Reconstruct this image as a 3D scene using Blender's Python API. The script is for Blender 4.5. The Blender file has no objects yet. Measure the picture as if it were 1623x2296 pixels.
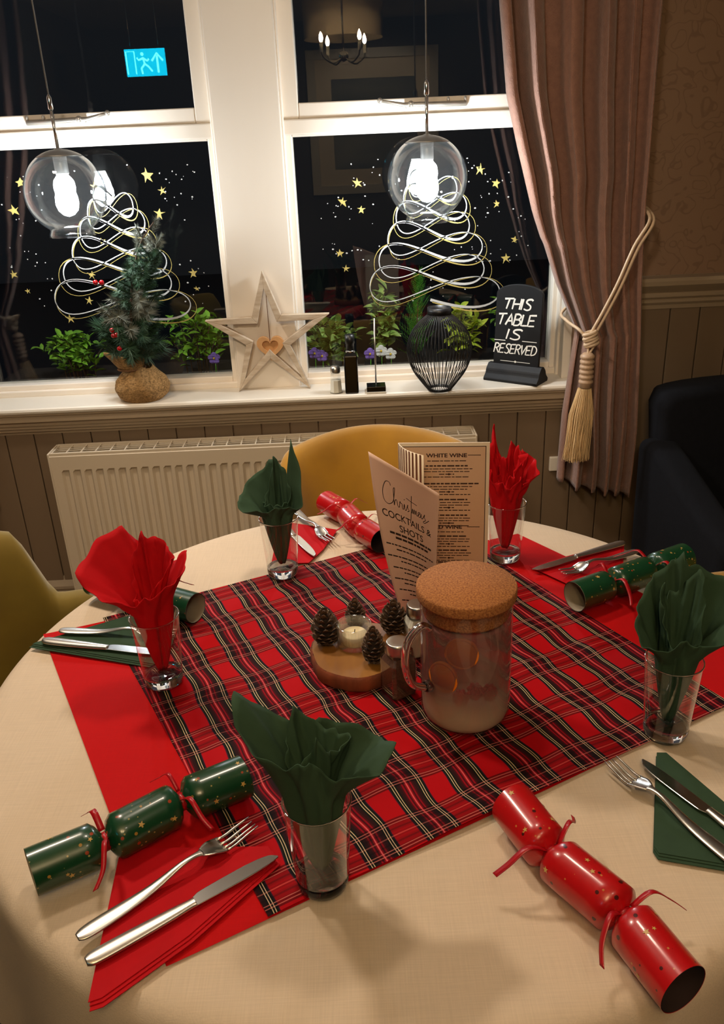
import bpy, math, random
from mathutils import Vector, Matrix
R = math.radians
PI = math.pi
scene = bpy.context.scene
col = scene.collection

# ------------------------------------------------------------------ camera
cam_d = bpy.data.cameras.new('camera')
cam_d.sensor_fit = 'VERTICAL'
cam_d.sensor_height = 36.0
cam_d.lens = 1850 / 2296 * 36.0
cam_d.clip_start = 0.02
cam = bpy.data.objects.new('camera', cam_d)
col.objects.link(cam)
_p, _r = R(24.0), R(2.6)
_F = Vector((0, math.cos(_p), -math.sin(_p)))
_X0 = Vector((1, 0, 0))
_U0 = _X0.cross(_F)
_X = _X0 * math.cos(_r) - _U0 * math.sin(_r)
_U = _U0 * math.cos(_r) + _X0 * math.sin(_r)
_M = Matrix((_X, _U, -_F)).transposed().to_4x4()
_M.translation = Vector((0, 0, 1.48))
cam.matrix_world = _M
scene.camera = cam

# ------------------------------------------------------------------ world (night outside), exposure
world = bpy.data.worlds.new('night')
scene.world = world
world.use_nodes = True
world.node_tree.nodes['Background'].inputs[0].default_value = (0.020, 0.026, 0.036, 1)
world.node_tree.nodes['Background'].inputs[1].default_value = 2.0
scene.view_settings.view_transform = 'Standard'
scene.view_settings.look = 'None'
scene.view_settings.gamma = 1.0
scene.view_settings.use_curve_mapping = False
scene.view_settings.exposure = 0.0
scene.cycles.max_bounces = 10
scene.cycles.transparent_max_bounces = 24
scene.cycles.caustics_reflective = False
scene.cycles.caustics_refractive = False
scene.cycles.sample_clamp_indirect = 4.0
scene.cycles.sample_clamp_direct = 0.0

WARM = (1.0, 0.83, 0.65)
# recessed ceiling downlights: (x, y, watts); those behind the camera are unseen fill lamps, added
DOWNLIGHTS = [(-0.95, 1.75, 25, (-.1, .95, .75), 128), (0.55, -0.1, 3, (.0, 1.0, .75), 96), (-0.45, -0.3, 25, (-.35, 2.6, 1.45), 58), (-0.1, 1.35, 9, (-.05, .9, .75), 120), (0.28, -2.2, 9, (.28, -3.2, 1.55), 84)]
CHANDELIER_L = 1000
BULB_L = 250.0
SIGN_L = 16.0

# ------------------------------------------------------------------ helpers
def sr(r, g, b):
    f = lambda c: (c / 255 / 12.92) if c <= 10 else ((c / 255 + 0.055) / 1.055) ** 2.4
    return (f(r), f(g), f(b), 1.0)

class MB:
    def __init__(s):
        s.v = []; s.f = []; s.uv = None
    def add(s, vs, fs):
        o = len(s.v)
        s.v += [tuple(v) for v in vs]
        s.f += [tuple(i + o for i in f) for f in fs]
        return s
    def box(s, x0, x1, y0, y1, z0, z1):
        vs = [(x, y, z) for z in (z0, z1) for y in (y0, y1) for x in (x0, x1)]
        return s.add(vs, [(0, 2, 3, 1), (4, 5, 7, 6), (0, 1, 5, 4), (2, 6, 7, 3), (0, 4, 6, 2), (1, 3, 7, 5)])
    def grid(s, fn, nu, nv, cu=False, cv=False):
        # fn(u,v) u,v in 0..1
        mu = nu if cu else nu + 1; mv = nv if cv else nv + 1
        vs = [fn(i / nu, j / nv) for j in range(mv) for i in range(mu)]
        fs = []
        for j in range(nv):
            for i in range(nu):
                a = j * mu + i; b = j * mu + (i + 1) % mu
                c = ((j + 1) % mv) * mu + (i + 1) % mu; d = ((j + 1) % mv) * mu + i
                fs.append((a, b, c, d))
        return s.add(vs, fs)
    def lathe(s, prof, n=32, c=(0, 0, 0), cap=True):
        m = len(prof); vs = []; fs = []
        for k in range(n):
            a = 2 * PI * k / n
            for (r, z) in prof:
                vs.append((c[0] + r * math.cos(a), c[1] + r * math.sin(a), c[2] + z))
        for k in range(n):
            k2 = (k + 1) % n
            for i in range(m - 1):
                fs.append((k * m + i, k2 * m + i, k2 * m + i + 1, k * m + i + 1))
        if cap:
            if prof[0][0] > 1e-5: fs.append(tuple(k * m for k in reversed(range(n))))
            if prof[-1][0] > 1e-5: fs.append(tuple(k * m + m - 1 for k in range(n)))
        return s.add(vs, fs)
    def tube(s, pts, r, n=8, cap=True, up=None, sq=None):
        pts = [Vector(p) for p in pts]; m = len(pts)
        rs = r if isinstance(r, (list, tuple)) else [r] * m
        t0 = (pts[1] - pts[0]).normalized()
        ref = Vector(up) if up else (Vector((0, 0, 1)) if abs(t0.z) < .9 else Vector((1, 0, 0)))
        vs = []; fs = []
        for i, p in enumerate(pts):
            t = (pts[min(i + 1, m - 1)] - pts[max(i - 1, 0)]).normalized()
            a = t.cross(ref)
            if a.length < 1e-6: a = t.orthogonal()
            a.normalize(); b = a.cross(t).normalized(); ref = b
            for k in range(n):
                w = 2 * PI * k / n + (PI / n if sq else 0)
                vs.append(p + a * (math.cos(w) * rs[i]) + b * (math.sin(w) * rs[i] * (sq or 1)))
        for i in range(m - 1):
            for k in range(n):
                k2 = (k + 1) % n
                fs.append((i * n + k, i * n + k2, (i + 1) * n + k2, (i + 1) * n + k))
        if cap:
            fs.append(tuple(reversed(range(n)))); fs.append(tuple((m - 1) * n + k for k in range(n)))
        return s.add(vs, fs)
    def prism(s, poly, h0, h1, fn=None):
        fn = fn or (lambda x, y, z: (x, y, z))
        n = len(poly)
        vs = [fn(p[0], p[1], h0) for p in poly] + [fn(p[0], p[1], h1) for p in poly]
        fs = [tuple(reversed(range(n))), tuple(range(n, 2 * n))]
        fs += [(i, (i + 1) % n, n + (i + 1) % n, n + i) for i in range(n)]
        return s.add(vs, fs)
    def sphere(s, c, r, nu=16, nv=10):
        rx, ry, rz = r if isinstance(r, (tuple, list)) else (r, r, r)
        prof = [(math.sin(PI * i / nv), -math.cos(PI * i / nv)) for i in range(nv + 1)]
        prof[0] = (1e-4, -1); prof[-1] = (1e-4, 1)
        o = len(s.v)
        s.lathe(prof, nu)
        for i in range(o, len(s.v)):
            x, y, z = s.v[i]; s.v[i] = (c[0] + x * rx, c[1] + y * ry, c[2] + z * rz)
        return s
    def xf(s, fn, start=0):
        for i in range(start, len(s.v)): s.v[i] = tuple(fn(*s.v[i]))
        return s
    def mesh(s, name, m, smooth=True):
        me = bpy.data.meshes.new(name)
        me.from_pydata(s.v, [], s.f)
        if s.uv:
            l = me.uv_layers.new(name='UVMap')
            for lp in me.loops: l.data[lp.index].uv = s.uv[lp.vertex_index]
        if m: me.materials.append(m)
        if smooth: me.polygons.foreach_set('use_smooth', [True] * len(me.polygons))
        me.update()
        return me

def link(name, me, parent=None, loc=None):
    o = bpy.data.objects.new(name, me)
    col.objects.link(o)
    if parent: o.parent = parent
    if loc: o.location = loc
    return o
def P(name, mb, m, parent=None, smooth=True, bev=0, world=False, label=None, stuff=False, solid=0, seg=2, sub=0):
    """one mesh object; world=True: vertices are world coordinates, shifted to the unrotated parent"""
    if world and parent:
        q = parent; off = Vector((0, 0, 0))
        while q: off += q.location; q = q.parent
        mb.xf(lambda x, y, z: (x - off.x, y - off.y, z - off.z))
    o = link(name, mb.mesh(name, m, smooth), parent)
    if solid:
        d = o.modifiers.new('solid', 'SOLIDIFY'); d.thickness = solid; d.offset = 0
    if sub:
        d = o.modifiers.new('sub', 'SUBSURF'); d.levels = sub; d.render_levels = sub
    if bev:
        d = o.modifiers.new('bevel', 'BEVEL'); d.width = bev; d.segments = seg; d.limit_method = 'ANGLE'; d.angle_limit = R(35)
    if label: o['label'] = label
    if stuff: o['kind'] = 'stuff'
    return o
def tag(o, label, cat, group=None):
    o['label'] = label; o['category'] = cat
    if group: o['group'] = group
    return o
def thing(name, loc, label, cat, rz=0, group=None):
    o = link(name, None, None, loc); o.rotation_euler = (0, 0, rz)
    return tag(o, label, cat, group)
def struct(name, mb, m, bev=0, smooth=False):
    o = P(name, mb, m, smooth=smooth, bev=bev); o['kind'] = 'structure'; return o
def struct_empty(name, loc=(0, 0, 0)):
    o = link(name, None, None, loc); o['kind'] = 'structure'; return o
def rel(base, obj_mesh_name, me, parent, mtx):
    o = link(obj_mesh_name, me, parent); o.matrix_local = mtx; return o
def cr(pts, n=6, closed=False):
    """catmull-rom through points (any dimension)"""
    out = []; m = len(pts); d = len(pts[0])
    for i in range(m if closed else m - 1):
        g = (lambda k: pts[k % m]) if closed else (lambda k: pts[max(0, min(m - 1, k))])
        a, b, c, e = g(i - 1), g(i), g(i + 1), g(i + 2)
        for j in range(n):
            t = j / n
            out.append(tuple(.5 * (2 * b[q] + (c[q] - a[q]) * t + (2 * a[q] - 5 * b[q] + 4 * c[q] - e[q]) * t * t + (3 * b[q] - a[q] - 3 * c[q] + e[q]) * t ** 3) for q in range(d)))
    if not closed: out.append(tuple(pts[-1]))
    return out
def interp(tab, z):
    """tab sorted ascending by key: [(z, value)]"""
    if z <= tab[0][0]: return tab[0][1]
    for (a, b), (c, d) in zip(tab, tab[1:]):
        if z <= c: return b + (d - b) * (z - a) / (c - a)
    return tab[-1][1]
def ribbon(mb, pts, w, fn, h=0.0):
    """flat ribbon following 2-D points; w = width or function(i/n); fn maps (x,y)->3-D"""
    n = len(pts); L = []; Rr = []
    for i, p in enumerate(pts):
        a = pts[max(0, i - 1)]; b = pts[min(n - 1, i + 1)]
        tx, ty = b[0] - a[0], b[1] - a[1]; l = math.hypot(tx, ty) or 1
        hw = (w(i / (n - 1)) if callable(w) else w) / 2
        L.append((p[0] - ty / l * hw, p[1] + tx / l * hw)); Rr.append((p[0] + ty / l * hw, p[1] - tx / l * hw))
    vs = [fn(*q) for q in L] + [fn(*q) for q in Rr]
    mb.add(vs, [(i, n + i, n + i + 1, i + 1) for i in range(n - 1)])
def text_mb(mb, s, size, fn, align='CENTER', bold=0.0, shear=0.0, sx=1.0):
    cu = bpy.data.curves.new('t', 'FONT'); cu.body = s; cu.size = size; cu.align_x = align
    cu.offset = bold; cu.shear = shear; cu.resolution_u = 3; cu.fill_mode = 'FRONT'
    o = bpy.data.objects.new('t', cu); col.objects.link(o)
    dg = bpy.context.evaluated_depsgraph_get(); dg.update()
    me = o.evaluated_get(dg).to_mesh()
    mb.add([fn(v.co.x * sx, v.co.y) for v in me.vertices], [tuple(p.vertices) for p in me.polygons])
    o.evaluated_get(dg).to_mesh_clear()
    bpy.data.objects.remove(o); bpy.data.curves.remove(cu)

# ------------------------------------------------------------------ materials
def nodes(name):
    m = bpy.data.materials.new(name); m.use_nodes = True
    nt = m.node_tree; b = nt.nodes['Principled BSDF']
    return m, nt, b
def N(nt, t, **kw):
    n = nt.nodes.new(t)
    for k, v in kw.items():
        if k.startswith('i_'):
            key = k[2:]; key = int(key) if key.isdigit() else key.replace('_', ' ')
            n.inputs[key].default_value = v
        else: setattr(n, k, v)
    return n
def mat(name, c, rough=.5, metal=0., var=0., vscale=8., bump=0., bscale=60., stretch=None, spec=.5, sheen=0., coat=0., sub=0., rand=0., c2=None, bdist=.002, detail=4):
    m, nt, b = nodes(name)
    L = nt.links
    b.inputs['Roughness'].default_value = rough; b.inputs['Metallic'].default_value = metal
    b.inputs['Specular IOR Level'].default_value = spec
    if sheen: b.inputs['Sheen Weight'].default_value = sheen; b.inputs['Sheen Roughness'].default_value = .4
    if coat: b.inputs['Coat Weight'].default_value = coat; b.inputs['Coat Roughness'].default_value = .08
    if sub: b.inputs['Subsurface Weight'].default_value = sub; b.inputs['Subsurface Radius'].default_value = (.01, .006, .003)
    b.inputs['Base Color'].default_value = c
    tc = N(nt, 'ShaderNodeTexCoord'); mp = N(nt, 'ShaderNodeMapping')
    L.new(tc.outputs['Object'], mp.inputs['Vector'])
    if stretch: mp.inputs['Scale'].default_value = stretch
    if var or rand or c2:
        nz = N(nt, 'ShaderNodeTexNoise', i_Scale=vscale, i_Detail=float(detail))
        L.new(mp.outputs[0], nz.inputs['Vector'])
        mx = N(nt, 'ShaderNodeMix', data_type='RGBA')
        k = 1 - var
        mx.inputs[6].default_value = c2 if c2 else (c[0] * k, c[1] * k, c[2] * k, 1)
        mx.inputs[7].default_value = c if c2 else (min(1, c[0] * (1 + var)), min(1, c[1] * (1 + var)), min(1, c[2] * (1 + var)), 1)
        rm = N(nt, 'ShaderNodeMapRange'); rm.inputs[1].default_value = .3; rm.inputs[2].default_value = .7
        L.new(nz.outputs[0], rm.inputs[0]); L.new(rm.outputs[0], mx.inputs[0])
        out = mx.outputs[2]
        if rand:
            oi = N(nt, 'ShaderNodeObjectInfo'); hs = N(nt, 'ShaderNodeHueSaturation')
            r2 = N(nt, 'ShaderNodeMapRange'); r2.inputs[3].default_value = 1 - rand; r2.inputs[4].default_value = 1 + rand
            L.new(oi.outputs['Random'], r2.inputs[0]); L.new(r2.outputs[0], hs.inputs['Value']); L.new(out, hs.inputs['Color']); out = hs.outputs[0]
        L.new(out, b.inputs['Base Color'])
    if bump:
        n2 = N(nt, 'ShaderNodeTexNoise', i_Scale=bscale, i_Detail=3.0)
        L.new(mp.outputs[0], n2.inputs['Vector'])
        bp = N(nt, 'ShaderNodeBump', i_Strength=bump, i_Distance=bdist)
        L.new(n2.outputs[0], bp.inputs['Height']); L.new(bp.outputs[0], b.inputs['Normal'])
    return m
def thin_glass(name, tint=(1, 1, 1, 1), r0=.045, rough=.0, power=5., extra=0.):
    """thin clear sheet: passes light straight, mirrors by angle"""
    m, nt, b = nodes(name); nt.nodes.remove(b); L = nt.links
    out = nt.nodes['Material Output']
    lw = N(nt, 'ShaderNodeLayerWeight', i_Blend=.5)
    pw = N(nt, 'ShaderNodeMath', operation='POWER'); pw.inputs[1].default_value = power
    ml = N(nt, 'ShaderNodeMath', operation='MULTIPLY_ADD'); ml.inputs[1].default_value = 1 - r0; ml.inputs[2].default_value = r0
    L.new(lw.outputs['Facing'], pw.inputs[0]); L.new(pw.outputs[0], ml.inputs[0])
    tr = N(nt, 'ShaderNodeBsdfTransparent'); tr.inputs[0].default_value = tint
    gl = N(nt, 'ShaderNodeBsdfGlossy', i_Roughness=rough); gl.inputs[0].default_value = (1, 1, 1, 1)
    mx = N(nt, 'ShaderNodeMixShader')
    L.new(ml.outputs[0], mx.inputs[0]); L.new(tr.outputs[0], mx.inputs[1]); L.new(gl.outputs[0], mx.inputs[2])
    fin = mx.outputs[0]
    if extra:     # translucent haze mixed in; on the pendant globes it imitates bulb bloom
        tl = N(nt, 'ShaderNodeBsdfTranslucent'); tl.inputs[0].default_value = (.85, .87, .88, 1)
        m2 = N(nt, 'ShaderNodeMixShader'); m2.inputs[0].default_value = extra
        L.new(fin, m2.inputs[1]); L.new(tl.outputs[0], m2.inputs[2]); fin = m2.outputs[0]
    L.new(fin, out.inputs[0])
    return m
def emit(name, c, s):
    m, nt, b = nodes(name); nt.nodes.remove(b)
    e = N(nt, 'ShaderNodeEmission', i_Strength=s); e.inputs[0].default_value = c
    nt.links.new(e.outputs[0], nt.nodes['Material Output'].inputs[0]); return m
def linen(name, c, scale=900., bump=.25, var=.06, rough=.85, wr=0.):
    """woven cloth: crossed thread bands as fine relief and slight colour slubs"""
    m, nt, b = nodes(name); L = nt.links
    tc = N(nt, 'ShaderNodeTexCoord')
    hs = []
    for ax in ((1, .03, 1), (.03, 1, 1)):
        mp = N(nt, 'ShaderNodeMapping'); mp.inputs['Scale'].default_value = ax
        nz = N(nt, 'ShaderNodeTexNoise', i_Scale=scale, i_Detail=2.0)
        L.new(tc.outputs['Object'], mp.inputs['Vector']); L.new(mp.outputs[0], nz.inputs['Vector']); hs.append(nz)
    ad = N(nt, 'ShaderNodeMath', operation='ADD'); L.new(hs[0].outputs[0], ad.inputs[0]); L.new(hs[1].outputs[0], ad.inputs[1])
    mr = N(nt, 'ShaderNodeMapRange'); mr.inputs[1].default_value = .6; mr.inputs[2].default_value = 1.4
    L.new(ad.outputs[0], mr.inputs[0])
    mx = N(nt, 'ShaderNodeMix', data_type='RGBA')
    mx.inputs[6].default_value = tuple(c[i] * (1 - var * 1.6) for i in range(3)) + (1,)
    mx.inputs[7].default_value = tuple(min(1, c[i] * (1 + var)) for i in range(3)) + (1,)
    L.new(mr.outputs[0], mx.inputs[0]); L.new(mx.outputs[2], b.inputs['Base Color'])
    b.inputs['Roughness'].default_value = rough; b.inputs['Specular IOR Level'].default_value = .2
    h = ad.outputs[0]
    bp = N(nt, 'ShaderNodeBump', i_Strength=bump, i_Distance=.0008); L.new(h, bp.inputs['Height'])
    if wr:
        n3 = N(nt, 'ShaderNodeTexNoise', i_Scale=9.0, i_Detail=3.0, i_Distortion=.6); L.new(tc.outputs['Object'], n3.inputs['Vector'])
        b2 = N(nt, 'ShaderNodeBump', i_Strength=wr, i_Distance=.012); L.new(n3.outputs[0], b2.inputs['Height']); L.new(bp.outputs[0], b2.inputs['Normal'])
        L.new(b2.outputs[0], b.inputs['Normal'])
    else: L.new(bp.outputs[0], b.inputs['Normal'])
    return m
def tartan_mat(name, su, ou, sv, ov):
    m, nt, b = nodes(name); L = nt.links
    uv = N(nt, 'ShaderNodeUVMap'); sp = N(nt, 'ShaderNodeSeparateXYZ'); L.new(uv.outputs[0], sp.inputs[0])
    def ramp(axis, s, off, stops):
        a = N(nt, 'ShaderNodeMath', operation='SUBTRACT'); a.inputs[1].default_value = off - s / 2 - 10 * s
        L.new(sp.outputs[axis], a.inputs[0])
        d = N(nt, 'ShaderNodeMath', operation='DIVIDE'); d.inputs[1].default_value = s; L.new(a.outputs[0], d.inputs[0])
        f = N(nt, 'ShaderNodeMath', operation='FRACT'); L.new(d.outputs[0], f.inputs[0])
        g = N(nt, 'ShaderNodeMath', operation='SUBTRACT'); g.inputs[1].default_value = .5; L.new(f.outputs[0], g.inputs[0])
        h = N(nt, 'ShaderNodeMath', operation='ABSOLUTE'); L.new(g.outputs[0], h.inputs[0])
        k = N(nt, 'ShaderNodeMath', operation='MULTIPLY'); k.inputs[1].default_value = 2; L.new(h.outputs[0], k.inputs[0])
        r = N(nt, 'ShaderNodeValToRGB'); r.color_ramp.interpolation = 'CONSTANT'
        e = r.color_ramp.elements
        for i, (mm, cc) in enumerate(stops):
            q = e[i] if i < 2 else e.new(min(1, mm / (s * 500)))
            q.position = min(1, mm / (s * 500)); q.color = cc
        L.new(k.outputs[0], r.inputs[0]); return r.outputs[0]
    RED = sr(174, 1, 12); BLK = sr(16, 20, 12); WHT = sr(216, 190, 150); PNK = sr(214, 84, 86); MAR = sr(70, 6, 14); DR = sr(140, 4, 22); BL = sr(62, 22, 44)
    warp = ramp(0, su, ou, [(0, PNK), (.8, DR), (2.4, MAR), (4.6, DR), (6.6, MAR), (8.6, sr(42, 14, 16)), (12.6, BLK), (14.9, WHT), (15.9, BLK), (18.0, WHT), (19.0, BLK), (21.8, BL), (23.0, RED)])
    W1 = (1, 1, 1, 1); D1 = (.58, .4, .6, 1); D2 = (.34, .22, .36, 1); B0 = (0, 0, 0, 1); B1 = (.42, .42, .42, 1); B2 = (.2, .2, .2, 1)
    weft = ramp(1, sv, ov, [(0, W1), (.8, D1), (3.0, (.72, .6, .8, 1)), (5.5, D1), (8.0, D2), (10.5, D1), (15.5, D2), (16.2, D1), (17.4, D2), (20.4, D1), (21.6, D2), (24.5, W1)])
    line = ramp(1, sv, ov, [(0, B2), (.8, B0), (16.2, B1), (17.4, B0), (20.4, B1), (21.6, B0)])
    mx = N(nt, 'ShaderNodeMix', data_type='RGBA', blend_type='MULTIPLY'); mx.inputs[0].default_value = 1
    L.new(warp, mx.inputs[6]); L.new(weft, mx.inputs[7])
    m3 = N(nt, 'ShaderNodeMix', data_type='RGBA'); m3.inputs[7].default_value = sr(226, 130, 118)
    L.new(line, m3.inputs[0]); L.new(mx.outputs[2], m3.inputs[6])
    # keep the bright warp threads on top of the weft shading
    m4 = N(nt, 'ShaderNodeMix', data_type='RGBA', blend_type='LIGHTEN'); m4.inputs[0].default_value = .62
    wt = ramp(0, su, ou, [(0, PNK), (.8, B0), (14.9, WHT), (15.9, B0), (18.0, WHT), (19.0, B0)])
    L.new(m3.outputs[2], m4.inputs[6]); L.new(wt, m4.inputs[7])
    L.new(m4.outputs[2], b.inputs['Base Color'])
    b.inputs['Roughness'].default_value = .85; b.inputs['Specular IOR Level'].default_value = .15
    return m

M = {}
M['cream'] = mat('cream_paint', sr(226, 218, 204), .38, var=.03, vscale=3, bump=.03, bscale=20)
M['frame'] = mat('window_paint', sr(240, 229, 214), .4, var=.03, vscale=4, stretch=(1, 1, .2))
M['taupe'] = mat('taupe_paint', sr(120, 100, 78), .5, var=.04, vscale=3)
M['taupe_l'] = mat('taupe_light_paint', sr(160, 141, 116), .45, var=.04, vscale=3)
M['plaster'] = mat('ceiling_paint', sr(190, 180, 165), .8)
M['darkwall'] = mat('back_wall_paint', sr(88, 80, 74), .8)
M['radiator'] = mat('radiator_enamel', sr(196, 180, 156), .35)
M['grille_shade'] = mat('radiator_shade', sr(26, 23, 20), .8)
M['nickel'] = mat('nickel', sr(196, 190, 180), .3, .6)
M['chrome'] = mat('chrome', (.75, .74, .72, 1), .16, 1.)
M['steel'] = mat('brushed_steel', (.62, .59, .54, 1), .3, 1., bump=.02, bscale=200, stretch=(.1, 1, 1))
M['oak'] = mat('floor_oak', sr(112, 84, 52), .5, var=.25, vscale=6, stretch=(.6, 6, 1), rand=.15)
M['black'] = mat('black_plastic', sr(20, 20, 20), .35)
M['sign_black'] = mat('sign_black', sr(17, 17, 19), .6, var=.1, vscale=10, spec=.3)
M['gloss_black'] = mat('black_gloss', sr(9, 8, 9), .12, coat=.5)
M['wire'] = mat('black_wire', sr(14, 14, 16), .4)
M['white_print'] = mat('white_paint', sr(238, 236, 228), .6)
M['decal_w'] = mat('white_window_paint', sr(186, 186, 182), .7)
M['decal_g'] = mat('gold_window_paint', sr(176, 156, 84), .6, var=.15, vscale=60)
M['cloth'] = linen('cream_linen', sr(212, 192, 168), 700, .22, .05, wr=.22)
M['redcloth'] = linen('plain_red_cloth', sr(188, 2, 6), 1100, .12, .05, wr=.12)
M['tartan'] = tartan_mat('tartan_cloth', .0755, .247, .0925, .032)
M['nap_red'] = mat('red_paper_napkin', sr(182, 3, 16), .8, var=.06, vscale=30, bump=.15, bscale=400, spec=.2, bdist=.0006)
M['nap_green'] = mat('green_paper_napkin', sr(50, 72, 53), .85, var=.08, vscale=30, bump=.15, bscale=400, spec=.2, bdist=.0006)
M['velvet'] = mat('mustard_velvet', sr(176, 128, 22), .8, var=.14, vscale=7, sheen=.5, c2=sr(148, 104, 18))
M['velvet_o'] = mat('olive_velvet', sr(124, 103, 24), .8, sheen=.3, c2=sr(104, 84, 18), vscale=7, var=.1)
M['navy'] = mat('navy_fabric', sr(16, 17, 22), .95, var=.12, vscale=60, bump=.2, bscale=500, spec=.2)
M['wood_leg'] = mat('dark_wood', sr(60, 38, 24), .4, var=.2, vscale=5, stretch=(4, 4, .5))
M['tube_card'] = mat('card_tube_inside', sr(150, 140, 125), .9)
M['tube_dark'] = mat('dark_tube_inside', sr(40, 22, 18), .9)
def cracker_paper(name, c, dots):
    m = mat(name, c, .28, coat=.35); nt = m.node_tree; b = nt.nodes['Principled BSDF']; L = nt.links
    tc = N(nt, 'ShaderNodeTexCoord'); prev = c; last = None
    for i, (dc, sc, th) in enumerate(dots):
        v = N(nt, 'ShaderNodeTexVoronoi', i_Scale=sc); mp = N(nt, 'ShaderNodeMapping'); mp.inputs['Location'].default_value = (i * 3.1, i * 1.7, .3)
        L.new(tc.outputs['Object'], mp.inputs[0]); L.new(mp.outputs[0], v.inputs['Vector'])
        lt = N(nt, 'ShaderNodeMath', operation='LESS_THAN'); lt.inputs[1].default_value = th; L.new(v.outputs['Distance'], lt.inputs[0])
        mx = N(nt, 'ShaderNodeMix', data_type='RGBA'); mx.inputs[7].default_value = dc
        L.new(lt.outputs[0], mx.inputs[0])
        if last: L.new(last, mx.inputs[6])
        else: mx.inputs[6].default_value = c
        last = mx.outputs[2]
    L.new(last, b.inputs['Base Color']); return m
M['crk_green'] = cracker_paper('green_cracker_paper', sr(14, 62, 36), [(sr(150, 60, 28), 62, .13), (sr(150, 140, 84), 95, .11), (sr(160, 120, 50), 48, .09)])
M['crk_red'] = cracker_paper('red_cracker_paper', sr(180, 12, 18), [(sr(70, 14, 14), 62, .14), (sr(190, 120, 60), 85, .10)])
M['star_gold'] = mat('gold_star_print', sr(196, 160, 88), .35)
M['rib_red'] = mat('red_ribbon', sr(170, 10, 24), .35)
M['glass'] = thin_glass('tumbler_glass', (.95, .96, .95, 1), .065, .0, 2.8)
M['ribglass'] = thin_glass('ribbed_glass', (.93, .93, .91, 1), .10, .08, 2.5, .05)
M['jugglass'] = thin_glass('jug_glass', (.97, .96, .95, 1), .035, .0, 5.)
M['pane'] = thin_glass('window_glass', (.97, .98, .97, 1), .045, .0, 5)
M['globe'] = thin_glass('pendant_glass', (.92, .94, .95, 1), .05, .0, 3., .0016)
m_, nt_, b_ = nodes('solid_glass'); b_.inputs['Transmission Weight'].default_value = 1; b_.inputs['Roughness'].default_value = .0; b_.inputs['IOR'].default_value = 1.48; M['solidglass'] = m_
M['bulb'] = emit('lit_bulb', (.93, .97, 1.0, 1), BULB_L)
M['candle_bulb'] = emit('warm_candle_bulb', (1, .72, .38, 1), CHANDELIER_L)
M['cap'] = mat('pendant_cap', sr(150, 148, 144), .42, .55)
M['cord'] = mat('grey_flex', sr(110, 106, 100), .6)
M['cork'] = mat('cork', sr(184, 122, 66), .9, var=.0, c2=sr(128, 74, 34), vscale=420, bump=.5, bscale=420, detail=2)
M['slice'] = mat('cut_wood', sr(172, 118, 46), .5, c2=sr(120, 74, 26), vscale=18, stretch=(1, .3, 1), coat=.2)
M['bark'] = mat('bark', sr(120, 58, 28), .8, var=.3, vscale=50, stretch=(1, 1, .2), bump=.5, bscale=80)
M['cone'] = mat('pinecone_scale', sr(92, 66, 44), .6, c2=sr(54, 36, 24), vscale=120, rand=.25)
M['cone_core'] = mat('pinecone_core', sr(40, 26, 18), .9)
M['wax'] = mat('candle_wax', sr(238, 222, 180), .5, sub=.3)
M['pepper'] = mat('ground_pepper', sr(92, 56, 40), .8, var=.3, vscale=300)
M['salt'] = mat('salt', sr(240, 234, 220), .8)
M['paper_card'] = mat('pink_card', sr(226, 190, 170), .7, var=.02, vscale=5)
M['paper_menu'] = mat('menu_paper', sr(214, 178, 146), .6, var=.03, vscale=6)
M['menu_cream'] = mat('menu_cream', sr(236, 218, 190), .6)
M['ink'] = mat('brown_ink', sr(62, 36, 26), .7)
M['ink2'] = mat('dark_ink', sr(44, 30, 24), .7)
M['stripe'] = mat('brown_stripe', sr(112, 70, 44), .6)
M['starwood'] = mat('whitewashed_wood', sr(214, 198, 176), .8, c2=sr(176, 152, 124), vscale=14, stretch=(1.2, 1, 5), bump=.3, bscale=40)
M['heartwood'] = mat('bare_wood', sr(206, 154, 100), .7, var=.12, vscale=15, stretch=(3, 1, .5))
M['burlap'] = linen('burlap', sr(168, 132, 86), 260, 1., .45)
M['string'] = mat('jute_string', sr(120, 84, 54), .9)
M['needle'] = mat('fir_needles', sr(40, 68, 44), .7, var=.3, vscale=20, rand=.3)
M['needle2'] = mat('frosted_needles', sr(104, 106, 92), .7, var=.3, vscale=30, rand=.2)
M['trunk'] = mat('twig', sr(70, 50, 34), .9)
M['berry'] = mat('red_berry', sr(176, 8, 22), .15, coat=.5)
def leafm(n, a, b): 
    m = mat(n, a, .24, c2=b, vscale=25, rand=.35, spec=.7); return m
M['leaf1'] = leafm('box_leaf', sr(146, 190, 58), sr(88, 144, 46))
M['leaf2'] = leafm('bay_leaf', sr(188, 204, 116), sr(92, 142, 60))
M['leaf3'] = leafm('variegated_leaf', sr(230, 222, 92), sr(132, 182, 54))
M['fir'] = leafm('conifer_green', sr(112, 190, 56), sr(70, 148, 46))
M['pansy_p'] = mat('purple_petal', sr(124, 96, 190), .6, rand=.2, var=.1)
M['pansy_w'] = mat('white_petal', sr(220, 224, 226), .6)
M['pansy_y'] = mat('yellow_centre', sr(226, 190, 50), .6)
M['planter'] = mat('planter_wood', sr(46, 44, 42), .8)
M['brick'] = mat('far_wall', sr(120, 118, 116), .9)
M['soil'] = mat('soil', sr(34, 26, 20), 1.)
M['street'] = mat('street', sr(30, 32, 36), .8)
M['curtain'] = mat('chenille_curtain', sr(143, 104, 87), .9, var=.12, vscale=60, bump=.75, bscale=330, sheen=.35, bdist=.0025)
M['cordm'] = mat('tieback_cord', sr(206, 178, 146), .45, var=.1, vscale=50)
M['tassel'] = mat('tassel_head', sr(184, 152, 122), .45, var=.1, vscale=200, stretch=(1, 1, .1))
M['fringe'] = mat('tassel_fringe', sr(222, 188, 138), .5, var=.2, vscale=300, stretch=(1, 1, .05))
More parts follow.
